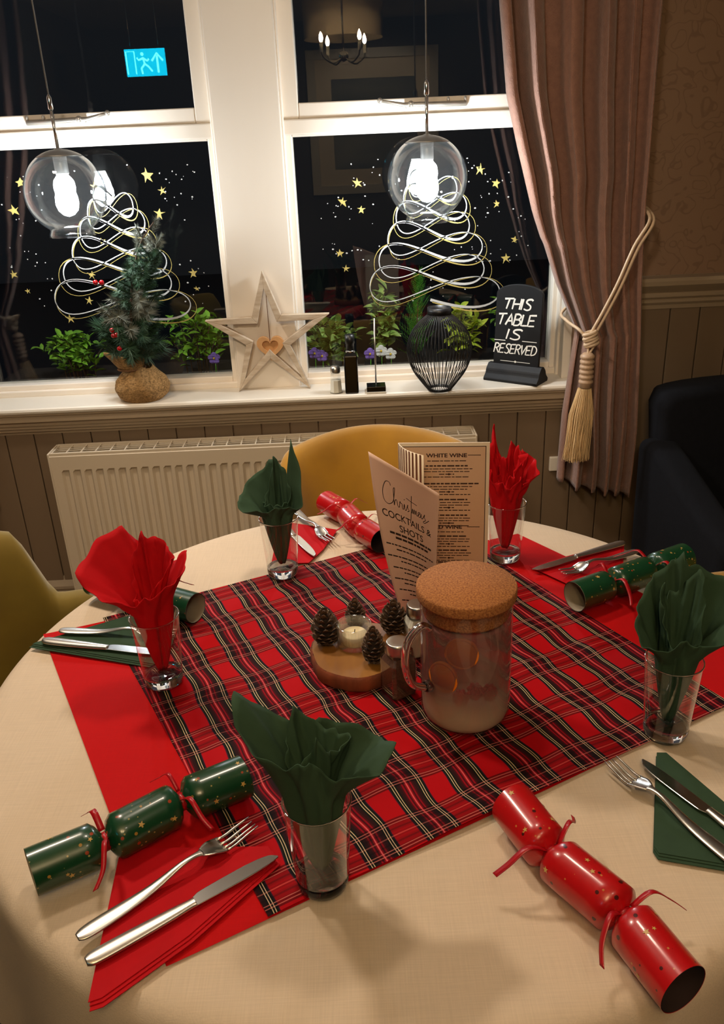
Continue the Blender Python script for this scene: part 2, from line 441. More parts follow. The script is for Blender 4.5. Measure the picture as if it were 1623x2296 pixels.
M['orange'] = mat('orange_slice', sr(250, 140, 14), .4)
M['redfruit'] = mat('red_fruit', sr(190, 20, 40), .4)
M['picture'] = mat('framed_picture', sr(150, 150, 140), .6, c2=sr(96, 104, 110), vscale=3, stretch=(.6, 1, 3))
M['pframe'] = mat('picture_frame', sr(214, 204, 186), .5)
M['lampshade'] = mat('drum_shade', sr(120, 108, 92), .8)
M['exit_c'] = emit('exit_sign_blue', (.0, .42, .62, 1), SIGN_L)
M['exit_w'] = emit('exit_sign_white', (.12, .85, 1.0, 1), SIGN_L * 1.15)
def wallpaper(name, c):
    m, nt, b = nodes(name); L = nt.links
    tc = N(nt, 'ShaderNodeTexCoord'); v = N(nt, 'ShaderNodeTexVoronoi', i_Scale=7.0); nz = N(nt, 'ShaderNodeTexNoise', i_Scale=9.0, i_Detail=2.0)
    L.new(tc.outputs['Object'], nz.inputs['Vector'])
    ad = N(nt, 'ShaderNodeVectorMath', operation='MULTIPLY_ADD'); ad.inputs[1].default_value = (.35, .35, .35); L.new(nz.outputs['Color'], ad.inputs[0]); L.new(tc.outputs['Object'], ad.inputs[2])
    L.new(ad.outputs[0], v.inputs['Vector'])
    si = N(nt, 'ShaderNodeMath', operation='MULTIPLY'); si.inputs[1].default_value = 26; L.new(v.outputs['Distance'], si.inputs[0])
    sn = N(nt, 'ShaderNodeMath', operation='SINE'); L.new(si.outputs[0], sn.inputs[0])
    gt = N(nt, 'ShaderNodeMapRange'); gt.inputs[1].default_value = .75; gt.inputs[2].default_value = .98; L.new(sn.outputs[0], gt.inputs[0])
    mx = N(nt, 'ShaderNodeMix', data_type='RGBA'); mx.inputs[6].default_value = c; mx.inputs[7].default_value = (c[0] * .8, c[1] * .78, c[2] * .76, 1)
    L.new(gt.outputs[0], mx.inputs[0]); L.new(mx.outputs[2], b.inputs['Base Color']); b.inputs['Roughness'].default_value = .7
    return m
M['wallpaper'] = wallpaper('scroll_wallpaper', sr(142, 112, 88))
# water in the jug: misted at the bottom, clearer towards the top
m, nt, b = nodes('misted_water'); L = nt.links
tc = N(nt, 'ShaderNodeTexCoord'); sp = N(nt, 'ShaderNodeSeparateXYZ'); L.new(tc.outputs['Object'], sp.inputs[0])
nz = N(nt, 'ShaderNodeTexNoise', i_Scale=14.0, i_Detail=2.0); L.new(tc.outputs['Object'], nz.inputs['Vector'])
ma = N(nt, 'ShaderNodeMath', operation='MULTIPLY_ADD'); ma.inputs[1].default_value = .04; L.new(nz.outputs[0], ma.inputs[0]); L.new(sp.outputs[2], ma.inputs[2])
mr = N(nt, 'ShaderNodeMapRange'); mr.inputs[1].default_value = .045; mr.inputs[2].default_value = .085; mr.inputs[3].default_value = .96; mr.inputs[4].default_value = .65
L.new(ma.outputs[0], mr.inputs[0]); L.new(mr.outputs[0], b.inputs['Alpha'])
m2 = N(nt, 'ShaderNodeMapRange'); m2.inputs[1].default_value = .05; m2.inputs[2].default_value = .095; L.new(ma.outputs[0], m2.inputs[0])
cx_ = N(nt, 'ShaderNodeMix', data_type='RGBA'); cx_.inputs[6].default_value = sr(182, 160, 140); cx_.inputs[7].default_value = sr(134, 92, 86); L.new(m2.outputs[0], cx_.inputs[0]); L.new(cx_.outputs[2], b.inputs['Base Color'])
b.inputs['Roughness'].default_value = .6; b.inputs['Specular IOR Level'].default_value = .2
M['water'] = m

# ------------------------------------------------------------------ room shell
rng = random.Random(7)
YW = 2.51            # face of the panelled window wall
SILL = 0.783
fl = struct('floor', MB().box(-2.3, 2.5, -3.3, 2.7, -.06, -.012), M['trunk'])
plank = MB().box(-.059, .059, -.745, .745, -.012, 0).mesh('plank', M['oak'], False)
for i in range(40):
    for j in range(4):
        rel(None, 'plank', plank, fl, Matrix.Translation((-2.24 + i * .12, -2.5 + j * 1.5 + (.4 if i % 2 else 0) - .2, 0)))
struct('ceiling', MB().box(-2.3, 2.5, -3.3, 2.7, 2.5, 2.56), M['plaster'])
struct('wall_left', MB().box(-2.3, -2.2, -3.3, 2.7, 0, 2.5), M['darkwall'])
struct('wall_right', MB().box(2.4, 2.5, -3.3, 2.7, 0, 2.5), M['darkwall'])
struct('wall_back', MB().box(-2.3, 2.5, -3.3, -3.2, 0, 2.5), M['darkwall'])
# window wall: opening x -1.215..0.672, z 0.76..2.1
w = MB()
w.box(-2.2, -1.215, YW, 2.7, 0, 2.5); w.box(.672, 2.4, YW, 2.7, 0, 2.5)
w.box(-1.215, .672, YW, 2.7, 0, .755); w.box(-1.215, .672, YW, 2.7, 2.1, 2.5)
wf = struct('wall_front', w, M['wallpaper'])
bd = {}
def board(x, z0, z1):
    k = (round(z0, 3), round(z1, 3))
    if k not in bd:
        o = P('panel_board', MB().box(-.0435, .0435, -.012, 0, 0, z1 - z0), M['taupe'], wf, False, bev=.002)
        bd[k] = o.data
        o.location = (x, YW, z0)
    else:
        o = link('panel_board', bd[k], wf, (x, YW, z0))
        d = o.modifiers.new('bevel', 'BEVEL'); d.width = .002; d.segments = 2; d.limit_method = 'ANGLE'
for i in range(50):
    x = -2.15 + i * .09
    if -1.26 < x < .715: board(x, .15, .700)
    else: board(x, .15, 1.0)
# mouldings: profile (y out from wall, z) swept along x
def moulding(name, x0, x1, prof, m, kind=True):
    mb = MB(); n = len(prof)
    vs = [(x, YW - p[0], p[1]) for x in (x0, x1) for p in prof]
    mb.add(vs, [(i, (i + 1) % n, n + (i + 1) % n, n + i) for i in range(n)] + [tuple(range(n)), tuple(reversed(range(n, 2 * n)))])
    return struct(name, mb, m)
dz = 1.012
moulding('trim_1', .69, 2.4, [(0, dz - .02), (.016, dz - .02), (.018, dz - .008), (.024, dz), (.024, dz + .006), (.019, dz + .009), (.026, dz + .016), (.026, dz + .024), (.022, dz + .028), (.036, dz + .042), (.045, dz + .052), (.046, dz + .064), (.040, dz + .073), (0, dz + .076)], M['taupe_l'])
moulding('trim_2', -2.2, -1.23, [(0, dz - .02), (.016, dz - .02), (.018, dz - .008), (.024, dz), (.024, dz + .006), (.019, dz + .009), (.026, dz + .016), (.026, dz + .024), (.022, dz + .028), (.036, dz + .042), (.045, dz + .052), (.046, dz + .064), (.040, dz + .073), (0, dz + .076)], M['taupe_l'])
for nm, a, b_ in (('baseboard_front', -2.2, 2.4),):
    moulding(nm, a, b_, [(0, 0), (.022, 0), (.022, .12), (.018, .128), (.022, .135), (.022, .145), (.012, .165), (.010, .178), (0, .18)], M['taupe_l'])
# window board with its bullnose, and the stepped moulding beneath
sb = MB(); pr = [(2.6, SILL), (2.456, SILL), (2.451, SILL - .003), (2.449, SILL - .009), (2.451, SILL - .015), (2.456, SILL - .019), (2.6, SILL - .019)]
vs = [(x, p[0], p[1]) for x in (-1.3, .70) for p in pr]; n = len(pr)
sb.add(vs, [(i, (i + 1) % n, n + (i + 1) % n, n + i) for i in range(n)] + [tuple(range(n)), tuple(reversed(range(n, 2 * n)))])
sb.box(-1.21, .668, 2.55, 2.7, .756, SILL - .0005)
struct('windowsill', sb, M['cream'])
s0 = SILL - .019
moulding('trim_3', -1.29, .69, [(0, s0), (.052, s0), (.052, s0 - .006), (.046, s0 - .009), (.046, s0 - .013), (.050, s0 - .017), (.050, s0 - .026), (.044, s0 - .030), (.038, s0 - .034), (.038, s0 - .042), (.034, s0 - .046), (.034, s0 - .053), (.026, s0 - .056), (.026, s0 - .064), (.016, s0 - .068), (.014, s0 - .076), (0, s0 - .076)], M['taupe_l'])

# ------------------------------------------------------------------ windows
def window(num, gx0, gx1, ux0, ux1, stay_x0, stay_x1, flip):
    root = struct_empty('window_%d' % num)
    cx0 = gx0 - .022; cx1 = gx1 + .022
    f = MB()
    for (a, b, z0, z1) in ((cx0, gx0, .800, 1.53), (gx1, cx1, .800, 1.53)): f.box(a, b, 2.606, 2.668, z0, z1)
    f.box(gx0, gx1, 2.606, 2.668, 1.507, 1.535); f.box(gx0, gx1, 2.606, 2.668, .800, .818)
    P('lower_frame', f, M['frame'], root, False, bev=.003)
    P('bottom_rail', MB().box(cx0 - .01, cx1 + .01, 2.592, 2.68, SILL - .001, .801), M['frame'], root, False, bev=.003)
    P('transom', MB().box(cx0 - .012, cx1 + .012, 2.590, 2.675, 1.512, 1.553), M['frame'], root, False, bev=.004)
    u = MB()
    u.box(cx0, ux0, 2.598, 2.66, 1.553, 2.06); u.box(ux1, cx1, 2.598, 2.66, 1.553, 2.06)
    u.box(ux0, ux1, 2.598, 2.66, 1.553, 1.594); u.box(ux0, ux1, 2.598, 2.66, 2.02, 2.06)
    P('upper_sash', u, M['frame'], root, False, bev=.003)
    P('lower_pane', MB().box(gx0 - .004, gx1 + .004, 2.638, 2.644, .812, 1.512), M['pane'], root, False)
    P('upper_pane', MB().box(ux0 - .004, ux1 + .004, 2.638, 2.644, 1.588, 2.03), M['pane'], root, False)
    # peg stay on the upper sash: plate, pivot, curved arm
    st = link('window_stay', None, root)
    y = 2.588; L0, L1 = (stay_x0, stay_x1)
    q = (lambda t: L0 + (L1 - L0) * t) if not flip else (lambda t: L1 - (L1 - L0) * t)
    P('stay_plate', MB().box(min(q(0), q(.7)), max(q(0), q(.7)), y, 2.598, 1.567, 1.582), M['nickel'], st, False, bev=.004)
    P('stay_arm', MB().tube([(q(.02), y - .008, 1.573), (q(.3), y - .01, 1.574), (q(.55), y - .012, 1.576), (q(.72), y - .016, 1.576), (q(.85), y - .02, 1.582), (q(.97), y - .022, 1.588)], [.006, .006, .0065, .0055, .0045, .004], 8), M['nickel'], st)
    P('stay_knob', MB().sphere((q(.985), y - .022, 1.589), .0075, 10, 8).sphere((q(.64), y - .016, 1.577), .009, 10, 8), M['nickel'], st)
    for t in (.03, .22): P('stay_pin', MB().lathe([(.004, 0), (.004, .018), (.001, .02)], 8, (q(t), y - .006, 1.572)), M['nickel'], st)
    return root
window(1, -1.17, -.395, -1.144, -.421, -.897, -.655, False)
window(2, -.153, .622, -.128, .596, .098, .350, True)
mu = MB().box(-.372, -.178, 2.572, 2.69, SILL - .002, 2.1)
for a, b_ in ((-.379, -.371), (-.179, -.171)): mu.box(a, b_, 2.584, 2.69, SILL - .002, 2.1)
struct('trim_4', mu, M['frame'], bev=.004)
rv = MB().box(.644, .672, 2.53, 2.69, SILL - .002, 2.1).box(-1.215, -1.19, 2.53, 2.69, SILL - .002, 2.1)
rv.box(.636, .646, 2.575, 2.69, SILL - .002, 2.1).box(-1.192, -1.182, 2.575, 2.69, SILL - .002, 2.1)
rv.box(-1.215, .672, 2.53, 2.69, 2.06, 2.1)
struct('trim_5', rv, M['frame'], bev=.004)

# ------------------------------------------------------------------ painted decorations on the panes
YD = 2.6365
def pane(x, z): return (x, YD, z)
def star2(cx, cz, s, rot=0., inner=.42, squash=1.):
    return [(cx + (s if i % 2 == 0 else s * inner) * math.sin(rot + i * PI / 5) * squash, cz + (s if i % 2 == 0 else s * inner) * math.cos(rot + i * PI / 5)) for i in range(10)]
def painted(nm, label, tree, stars, dots):
    x_b, z_b, hw_b, x_t, z_t, hw_t, rows = tree
    root = thing(nm, ((x_b + x_t) / 2, YD, z_b), label, 'window painting')
    for k, (mname, ph, wmax, am) in enumerate((('white_swirl', 0., .0088, 1.), ('gold_swirl', .42, .0042, 1.08))):
        pts = []
        n = rows * 56
        for i in range(n + 1):
            t = i / n; a = 2 * PI * rows * t + PI / 2
            tt = 1 - (1 - t) ** 1.25
            cx = x_b + (x_t - x_b) * tt + (.006 if k else 0); hw = (hw_b + (hw_t - hw_b) * tt) * am * (1 + .06 * math.sin(a * .5 + k))
            cz = z_b + (z_t - z_b) * tt - (.007 if k else 0)
            rp = (z_t - z_b) / rows * (1.15 - .3 * t)
            pts.append((cx - hw * math.cos(a), cz + rp * (.62 + .10 * k) * math.sin(2 * a) * (1 + .15 * math.cos(a))))
        mb = MB(); tot = len(pts) - 1
        ribbon(mb, pts, lambda q, W=wmax, ro=rows: W * (.34 + .66 * max(0, math.cos(2 * PI * ro * q)) ** 1.2), pane)
        P(mname, mb, M['decal_w' if k == 0 else 'decal_g'], root, False, world=True)
    for (x, z, s) in stars:
        sh = star2(x, z, s * .62, rng.uniform(-.2, .2), .36)
        sh = [(a + rng.uniform(-.1, .1) * s, b + rng.uniform(-.1, .1) * s) for a, b in sh]
        mb = MB(); c = (x, z)
        mb.add([pane(*c)] + [pane(*q) for q in sh], [(0, i + 1, (i + 1) % 10 + 1) for i in range(10)])
        P('gold_star', mb, M['decal_g'], root, False, world=True)
    mb = MB()
    for (x, z, sx_, n_) in dots:
        for i in range(int(n_ * .75)):
            a = rng.uniform(0, 2 * PI); d = sx_ * math.sqrt(rng.random()); s = rng.uniform(.0011, .0024)
            px, pz = x + d * math.cos(a), z + d * math.sin(a); st = rng.uniform(.8, 1.5)
            mb.add([pane(px + s * math.cos(q * PI / 4) * st, pz + s * math.sin(q * PI / 4)) for q in range(8)], [tuple(range(8))])
    P('white_dots', mb, M['decal_w'], root, False, world=True, stuff=True)
SL = [(-.587, 1.423, .034), (-.549, 1.38, .021), (-.567, 1.314, .029), (-.962, 1.418, .024), (-.998, 1.343, .028), (-.751, 1.244, .017), (-1.037, 1.16, .024), (-1.004, 1.107, .015), (-.488, 1.138, .023), (-.482, 1.091, .015), (-.799, 1.146, .022), (-.82, 1.069, .022), (-.889, 1.018, .026), (-.651, 1.192, .013), (-.615, 1.174, .013), (-.745, 1.40, .022)]
SR_ = [(.032, 1.376, .026), (-.016, 1.325, .024), (.039, 1.301, .021), (-.032, 1.178, .023), (-.015, 1.131, .02), (.396, 1.397, .026), (.444, 1.357, .023), (.446, 1.3, .018), (.504, 1.194, .02), (.479, 1.14, .024)]
painted('painted_tree', 'white and gold swirl tree with gold stars painted on the left window pane', (-.735, 1.03, .222, -.700, 1.37, .052, 6), SL,
        [(-.50, 1.40, .06, 14), (-.51, 1.33, .06, 12), (-.98, 1.39, .08, 18), (-.98, 1.29, .09, 10), (-.70, 1.43, .12, 10), (-1.0, 1.14, .09, 16), (-.47, 1.11, .08, 14)])
painted('painted_tree', 'white and gold swirl tree with gold stars painted on the right window pane', (.245, 1.025, .212, .255, 1.375, .066, 6), SR_,
        [(.02, 1.34, .10, 20), (-.03, 1.24, .09, 8), (-.02, 1.15, .08, 12), (.41, 1.40, .08, 16), (.46, 1.33, .06, 10), (.47, 1.18, .10, 26), (.25, 1.2, .2, 46), (.12, 1.40, .05, 10)])

# ------------------------------------------------------------------ outside: street, planter, plants
struct('ground', MB().box(-6, 6, 2.72, 14, -.3, -.1), M['street'])
struct('house_wall', MB().box(-6, 6, 12, 12.3, -.1, 6), M['brick'])
pl = thing('window_planter', (-.3, 2.94, 0), 'long dark planter box outside below the two windows', 'planter')
P('planter_box', MB().box(-1.3, .75, 2.76, 3.14, -.1, .74), M['planter'], pl, False, world=True, bev=.01)
P('soil', MB().box(-1.28, .73, 2.78, 3.12, .70, .752), M['soil'], pl, False, world=True, stuff=True)
def leaf_mesh(name, l, wd, m, fold=.25, nseg=4):
    mb = MB(); vs = []; 
    for i in range(nseg + 1):
        t = i / nseg; x = l * t; hw = wd / 2 * math.sin(PI * min(1, t * .96 + .02)) ** .8; z = -l * .25 * t * t
        vs += [(x, -hw, z + hw * fold * 2), (x, 0, z), (x, hw, z + hw * fold * 2)]
    fs = []
    for i in range(nseg):
        for k in range(2): fs.append((i * 3 + k, i * 3 + k + 1, i * 3 + k + 4, i * 3 + k + 3))
    return mb.add(vs, fs).mesh(name, m)
leafs = [leaf_mesh('leaf', .040, .019, M['leaf1']), leaf_mesh('leaf', .052, .024, M['leaf2']), leaf_mesh('leaf', .052, .018, M['leaf3'])]
def shrub(loc, w_, h_, n_, kind, label, group=None, stems=6):
    root = thing('shrub', loc, label, 'plant')
    g = random.Random(int(loc[0] * 1000) + 5); sm = MB(); tips = []
    for i in range(stems):
        a = g.uniform(0, 2 * PI); d = w_ * .48 * math.sqrt(g.random()); hh = h_ * g.uniform(.7, 1.0) * (1 - .35 * (d / (w_ * .5)))
        p = [(.5 * d * math.cos(a), .4 * d * math.sin(a) * .6, -.025), (d * .6 * math.cos(a), d * .5 * math.sin(a), hh * .5), (d * math.cos(a), d * .6 * math.sin(a), hh)]
        p = cr(p, 5); sm.tube(p, .0020, 5); tips.append(p)
    P('stem', sm, M['trunk'], root)
    for i in range(n_):
        p = tips[i % stems]; k = int(len(p) * g.uniform(.3, 1.0)); q = p[min(k, len(p) - 1)]
        az = g.uniform(0, 2 * PI); el = g.uniform(-.1, 1.1); s = g.uniform(.7, 1.15)
        mtx = Matrix.Translation((q[0] + g.uniform(-.02, .02), q[1] + g.uniform(-.02, .02), q[2] + g.uniform(-.012, .012))) @ Matrix.Rotation(az, 4, 'Z') @ Matrix.Rotation(-el, 4, 'Y') @ Matrix.Rotation(g.uniform(-.6, .6), 4, 'X') @ Matrix.Scale(s, 4)
        rel(None, 'leaf', leafs[kind], root, mtx)
shrub((-.965, 2.88, .78), .28, .165, 290, 0, 'bushy box shrub outside, left of the little fir tree', stems=16)
shrub((-.55, 2.90, .78), .26, .22, 280, 0, 'box shrub outside between the little fir tree and the wooden star', stems=14)
shrub((-.082, 2.87, .78), .16, .20, 190, 1, 'glossy leafed shrub outside behind the black bottle', stems=9)
shrub((.098, 2.94, .78), .07, .29, 110, 1, 'tall leafy shoot outside behind the thin rod stand', stems=5)
shrub((.372, 2.86, .78), .11, .19, 150, 2, 'yellow variegated shrub outside behind the black wire vase', stems=8)
shrub((.555, 2.95, .78), .12, .22, 200, 0, 'dark green shrub outside behind the reserved sign', stems=9)
cf = thing('conifer', (.215, 2.88, .775), 'feathery bright green dwarf conifer outside the right window', 'plant')
P('trunk', MB().tube([(0, 0, -.02), (.01, 0, .22)], [.006, .002], 6), M['trunk'], cf)
g = random.Random(3); fm = MB()
for i in range(130):
    h = g.uniform(0, .27); a = g.uniform(0, 2 * PI); rr = (.095 * (1 - h / .30)) * g.uniform(.5, 1.1)
    b0 = Vector((.01 * h / .2, 0, h)); tip = Vector((b0.x + rr * math.cos(a), rr * math.sin(a) * .8, h + .045 + .02 * g.random()))
    for k in range(12):
        t = .15 + .85 * k / 11; c = b0.lerp(tip, t); sd = (-1) ** k
        d = Vector((math.cos(a + sd * .9), math.sin(a + sd * .9), .9)) * .016 * (1.15 - t * .6)
        nrm = Vector((-math.sin(a), math.cos(a), .2)) * .0016
        fm.add([c - nrm, c + nrm, c + d], [(0, 1, 2)])
P('foliage', fm, M['fir'], cf, False, stuff=True)
def pansy(x, z, m, label, y=2.80):
    root = thing('pansy', (x, y, .76), label, 'flower')
    P('stem', MB().tube([(0, 0, -.01), (.003, -.004, z - .76)], .0015, 5), M['fir'], root)
    for k in range(5):
        a = PI / 2 + k * 2 * PI / 5; s = .015
        mb = MB(); c = (s * .75 * math.cos(a), -.006 - .002 * (k % 2), z - .76 + s * .75 * math.sin(a))
        mb.add([(c[0] + s * .7 * math.cos(q * PI / 6), c[1] - .002 * math.cos(q), c[2] + s * .62 * math.sin(q * PI / 6)) for q in range(12)], [tuple(range(12))])
        P('petal', mb, m, root, False, solid=.0008)
    P('flower_centre', MB().sphere((0, -.010, z - .76), .004, 8, 6), M['pansy_y'], root)
pansy(-.137, .836, M['pansy_p'], 'purple pansy outside, next to the right point of the wooden star')
pansy(-.112, .826, M['pansy_p'], 'purple pansy outside, second from the wooden star')
pansy(.052, .826, M['pansy_p'], 'pale purple pansy outside between the bottle and the rod stand')
pansy(.090, .834, M['pansy_w'], 'larger white pansy outside, right of the rod stand')
pansy(.122, .822, M['pansy_w'], 'small white pansy outside between the rod stand and the wire vase')
pansy(-.48, .835, M['pansy_p'], 'purple pansy outside, left of the wooden star')

# ------------------------------------------------------------------ radiator
rx0, rx1, ry0, ry1, rz0, rz1 = -.95, .358, 2.395, 2.488, .11, .65
rad = thing('radiator', (-.3, 2.45, rz0), 'cream fluted panel radiator with a top grille below the window', 'radiator')
prof = []
nfl = 36; pw = (rx1 - rx0 - .05) / nfl
xs = [rx0]
pts = [(rx0, 0)] + [(rx0 + .018, 0)]
for i in range(nfl):
    b0 = rx0 + .025 + i * pw
    for q, d in ((.0, 0), (.10, 0), (.30, 1), (.62, 1), (.82, 0)): pts.append((b0 + q * pw, d))
pts += [(rx1 - .018, 0), (rx1, 0)]
zz = [(rz0, 0), (rz0 + .04, 0), (rz0 + .048, 1), (rz1 - .058, 1), (rz1 - .050, 0), (rz1 - .006, 0), (rz1, -.6)]
fp = MB(); n = len(pts)
vs = [(x, ry0 + .008 * d * f if f > 0 else ry0 - .008 * f, z) for (z, f) in zz for (x, d) in pts]
fp.add(vs, [(j * n + i, j * n + i + 1, (j + 1) * n + i + 1, (j + 1) * n + i) for j in range(len(zz) - 1) for i in range(n - 1)])
P('front_panel', fp, M['radiator'], rad, False, world=True)
P('shade_block', MB().box(rx0 + .01, rx1 - .01, ry0 + .012, 2.466, rz0 + .02, rz1 - .055), M['grille_shade'], rad, False, world=True)  # solid near-black block added as the shade seen between the grille bars
P('back_panel', MB().box(rx0, rx1, 2.474, 2.482, rz0, rz1 - .004), M['radiator'], rad, False, world=True, bev=.003)
for x in (rx0 - .006, rx1):
    P('side_panel', MB().box(x, x + .006, ry0 - .002, ry1, rz0, rz1 + .004), M['radiator'], rad, False, world=True, bev=.002)
gr = link('top_grille', MB().box(-.654, .654, -.004, .004, -.004, .004).box(-.654, .654, .078, .088, -.004, .004).mesh('top_grille', M['radiator'], False), rad, (rx0 + .654 + .3, ry0 + .006 - 2.45, rz1 - rz0 + .0))
cb = MB().box(-.0020, .0020, 0, .082, -.001, .0022).mesh('grille_bar', M['radiator'], False)
for i in range(30): link('grille_bar', cb, gr, (-.65 + i * 1.30 / 29, 0, 0))
lb = MB().box(-.654, .654, -.0011, .0011, -.001, .001).mesh('grille_wire', M['radiator'], False)
for i in range(4): link('grille_wire', lb, gr, (0, .016 + i * .0165, 0))
for x in (-.8, .2): P('bracket', MB().box(x, x + .03, 2.482, YW - .0145, .3, .5), M['steel'], rad, False, world=True)
for x in (-.8, .2): P('bracket_foot', MB().box(x, x + .03, 2.42, 2.48, 0.0, .12), M['radiator'], rad, False, world=True)

# ------------------------------------------------------------------ curtains
def curtain(nm, label, mir):
    left = [(.43, .628), (.70, .632), (.90, .650), (.955, .656), (1.09, .590), (1.285, .516), (1.455, .467), (1.585, .433), (1.795, .410), (2.12, .385)]
    right = [(.43, .836), (.65, .842), (.95, .832), (1.10, .818), (1.307, .808), (1.78, .806), (2.12, .80)]
    phl = [0, .10, .20, .30, .38, .50, .57, .70, .80, 1.0]
    mb = MB(); nu, nv = 220, 90
    def fn(u, v):
        z = .43 + v * 1.69
        zz = z + .05 * (1 - u) * max(0, 1 - v * 6)
        xl = interp(left, z); xr = interp(right, z)
        g_ = max(0, 1 - abs(z - .955) / .42)           # gathered near the tie
        uu = u ** (1 + .55 * g_ * (1 if z > .955 else .6))
        x = xl + (xr - xl) * uu
        fo = 5.2
        ph = 2 * PI * fo * (u + .035 * math.sin(5 * u + 1.2) + .012 * math.sin(z * 3.1 + u * 9))
        s = math.sin(ph)
        s = (abs(s) ** .5) * (1 if s > 0 else -1.25) * (1 + .3 * math.sin(3.7 * u + 2))
        am = (.042 - .018 * g_) * (1 + .35 * math.sin(u * 11 + 1)) * min(1, u * 9 + .25)
        y = 2.405 - am * s + .05 * max(0, 1 - u / .13) ** 1.5 - .01 * math.sin(3 * u) + (.03 * (1 - u) * (1 - g_) if z > 1.2 else 0)
        x += .006 * math.sin(ph * 2 + 1) * (1 - g_)
        return ((x if not mir else -.545 - x), y, zz)
    mb.grid(fn, nu, nv)
    o = P(nm, mb, M['curtain'])
    d = o.modifiers.new('solid', 'SOLIDIFY'); d.thickness = .004
    return tag(o, label, 'curtain')
curtain('curtain', 'brown chenille curtain tied back at the right of the windows', False)
curtain('curtain', 'brown chenille curtain hanging left of the windows, seen in the pane', True)
pole = thing('curtain_pole', (-.27, 2.42, 2.15), 'dark curtain pole above the two windows', 'curtain pole')
P('pole', MB().tube([(-1.35, 0, 0), (1.35, 0, 0)], .014, 12), M['wood_leg'], pole)
for x in (-1.38, 1.38): P('finial', MB().sphere((x, 0, 0), .03, 12, 8), M['wood_leg'], pole)
for x in (-1.2, 1.2): P('pole_bracket', MB().box(x - .01, x + .01, -.01, .09, -.02, .02), M['wood_leg'], pole, False)
def tieback(fx, label, hlabel):
    tb = thing('curtain_tieback', (fx(.665), 2.33, .955), label, 'curtain tie')
    W_ = lambda p: (fx(p[0]), p[1], p[2])
    for k, dx in enumerate((-.005, .006)):
        pts = cr([(.672, 2.317, .965), (.70, 2.316, 1.02), (.735, 2.312, 1.10), (.772, 2.314, 1.195), (.816, 2.338, 1.262), (.829, 2.472, 1.290 + .004 * k)], 6)
        P('cord', MB().tube([W_((p[0] + dx, p[1], p[2] - dx * .5)) for p in pts], .0046, 8), M['cordm'], tb, world=True)
    pts = cr([(.655, 2.314, .955), (.634, 2.325, .978), (.616, 2.39, .99), (.624, 2.480, 1.0), (.70, 2.488, 1.06), (.80, 2.488, 1.18), (.824, 2.478, 1.285)], 6)
    P('cord', MB().tube([W_(p) for p in pts], .0046, 8), M['cordm'], tb, world=True)
    kn = MB()
    for k in range(5):
        a = .5 + k * .1; c = Vector((.663 + .002 * k, 2.314, .968 - k * .008))
        ring = [(c.x + .0165 * math.cos(q) , c.y + .011 * math.sin(q), c.z + .009 * math.cos(q) * (1 if k % 2 else .5)) for q in [i * 2 * PI / 14 for i in range(15)]]
        kn.tube([W_(p) for p in ring], .0058, 8, cap=False)
    kn.sphere(W_((.665, 2.314, .953)), (.015, .011, .017), 12, 8)
    P('knot', kn, M['cordm'], tb, world=True)
    for pp in ([(.661, 2.315, .94), (.660, 2.309, .925), (.660, 2.305, .912)], [(.680, 2.315, .955), (.683, 2.311, .942), (.672, 2.308, .925), (.663, 2.305, .912)]):
        P('cord', MB().tube([W_(p) for p in cr(pp, 5)], .0036, 8), M['cordm'], tb, world=True)
    pr = []
    for k in range(6):
        z = -.012 - k * .0145
        pr += [(.0165, z + .007), (.0205, z + .004), (.0205, z - .002), (.0165, z - .006)]
    pr = [(.012, .0)] + pr + [(.017, -.100), (.012, -.102)]
    P('tassel_head', MB().lathe(list(reversed(pr)), 24, W_((.659, 2.305, .915))), M['tassel'], tb, world=True)
    g = random.Random(11); fr = MB()
    for i in range(420):
        a = g.uniform(0, 2 * PI); q = math.sqrt(g.random())
        p0 = Vector((.657 + .019 * q * math.cos(a), 2.305 + .017 * q * math.sin(a), .812))
        sp = g.uniform(.9, 1.25); L_ = g.uniform(.205, .222)
        p3 = Vector((.644 + .034 * q * sp * math.cos(a), 2.302 + .024 * q * sp * math.sin(a), .812 - L_))
        p1 = p0.lerp(p3, .35) + Vector((.009 * q * math.cos(a), .007 * q * math.sin(a), 0)); p2 = p0.lerp(p3, .75) + Vector((g.uniform(-.004, .004), g.uniform(-.003, .003), 0))
        fr.tube([W_(p) for p in (p0, p1, p2, p3)], [.0011, .0013, .0012, .0008], 4, cap=False)
    P('fringe', fr, M['fringe'], tb, world=True, stuff=True)
    hk = thing('tieback_hook', W_((.829, YW, 1.290)), hlabel, 'hook')
    P('hook_plate', MB().box(-.01, .01, -.006, 0, -.025, .025), M['chrome'], hk, False, bev=.002)
    P('hook', MB().tube([(0, -.004, -.005), (0, -.028, -.012), (0, -.036, .002), (0, -.034, .014)], .004, 8).sphere((0, -.034, .016), .006, 10, 8), M['chrome'], hk)
tieback(lambda x: x, 'cream rope tieback with a long tassel on the right curtain', 'small chrome hook holding the cream rope on the right wall')
tieback(lambda x: -.545 - x, 'cream rope tieback with tassel on the left curtain', 'small chrome hook at the left curtain')
# pale pull tab poking out below the tassel
tag(P('wall_plate', MB().box(.612, .648, 2.485, 2.498, .487, .535), M['cream'], None, False, bev=.003), 'small cream plastic plate on the panelling below the tassel', 'wall plate')

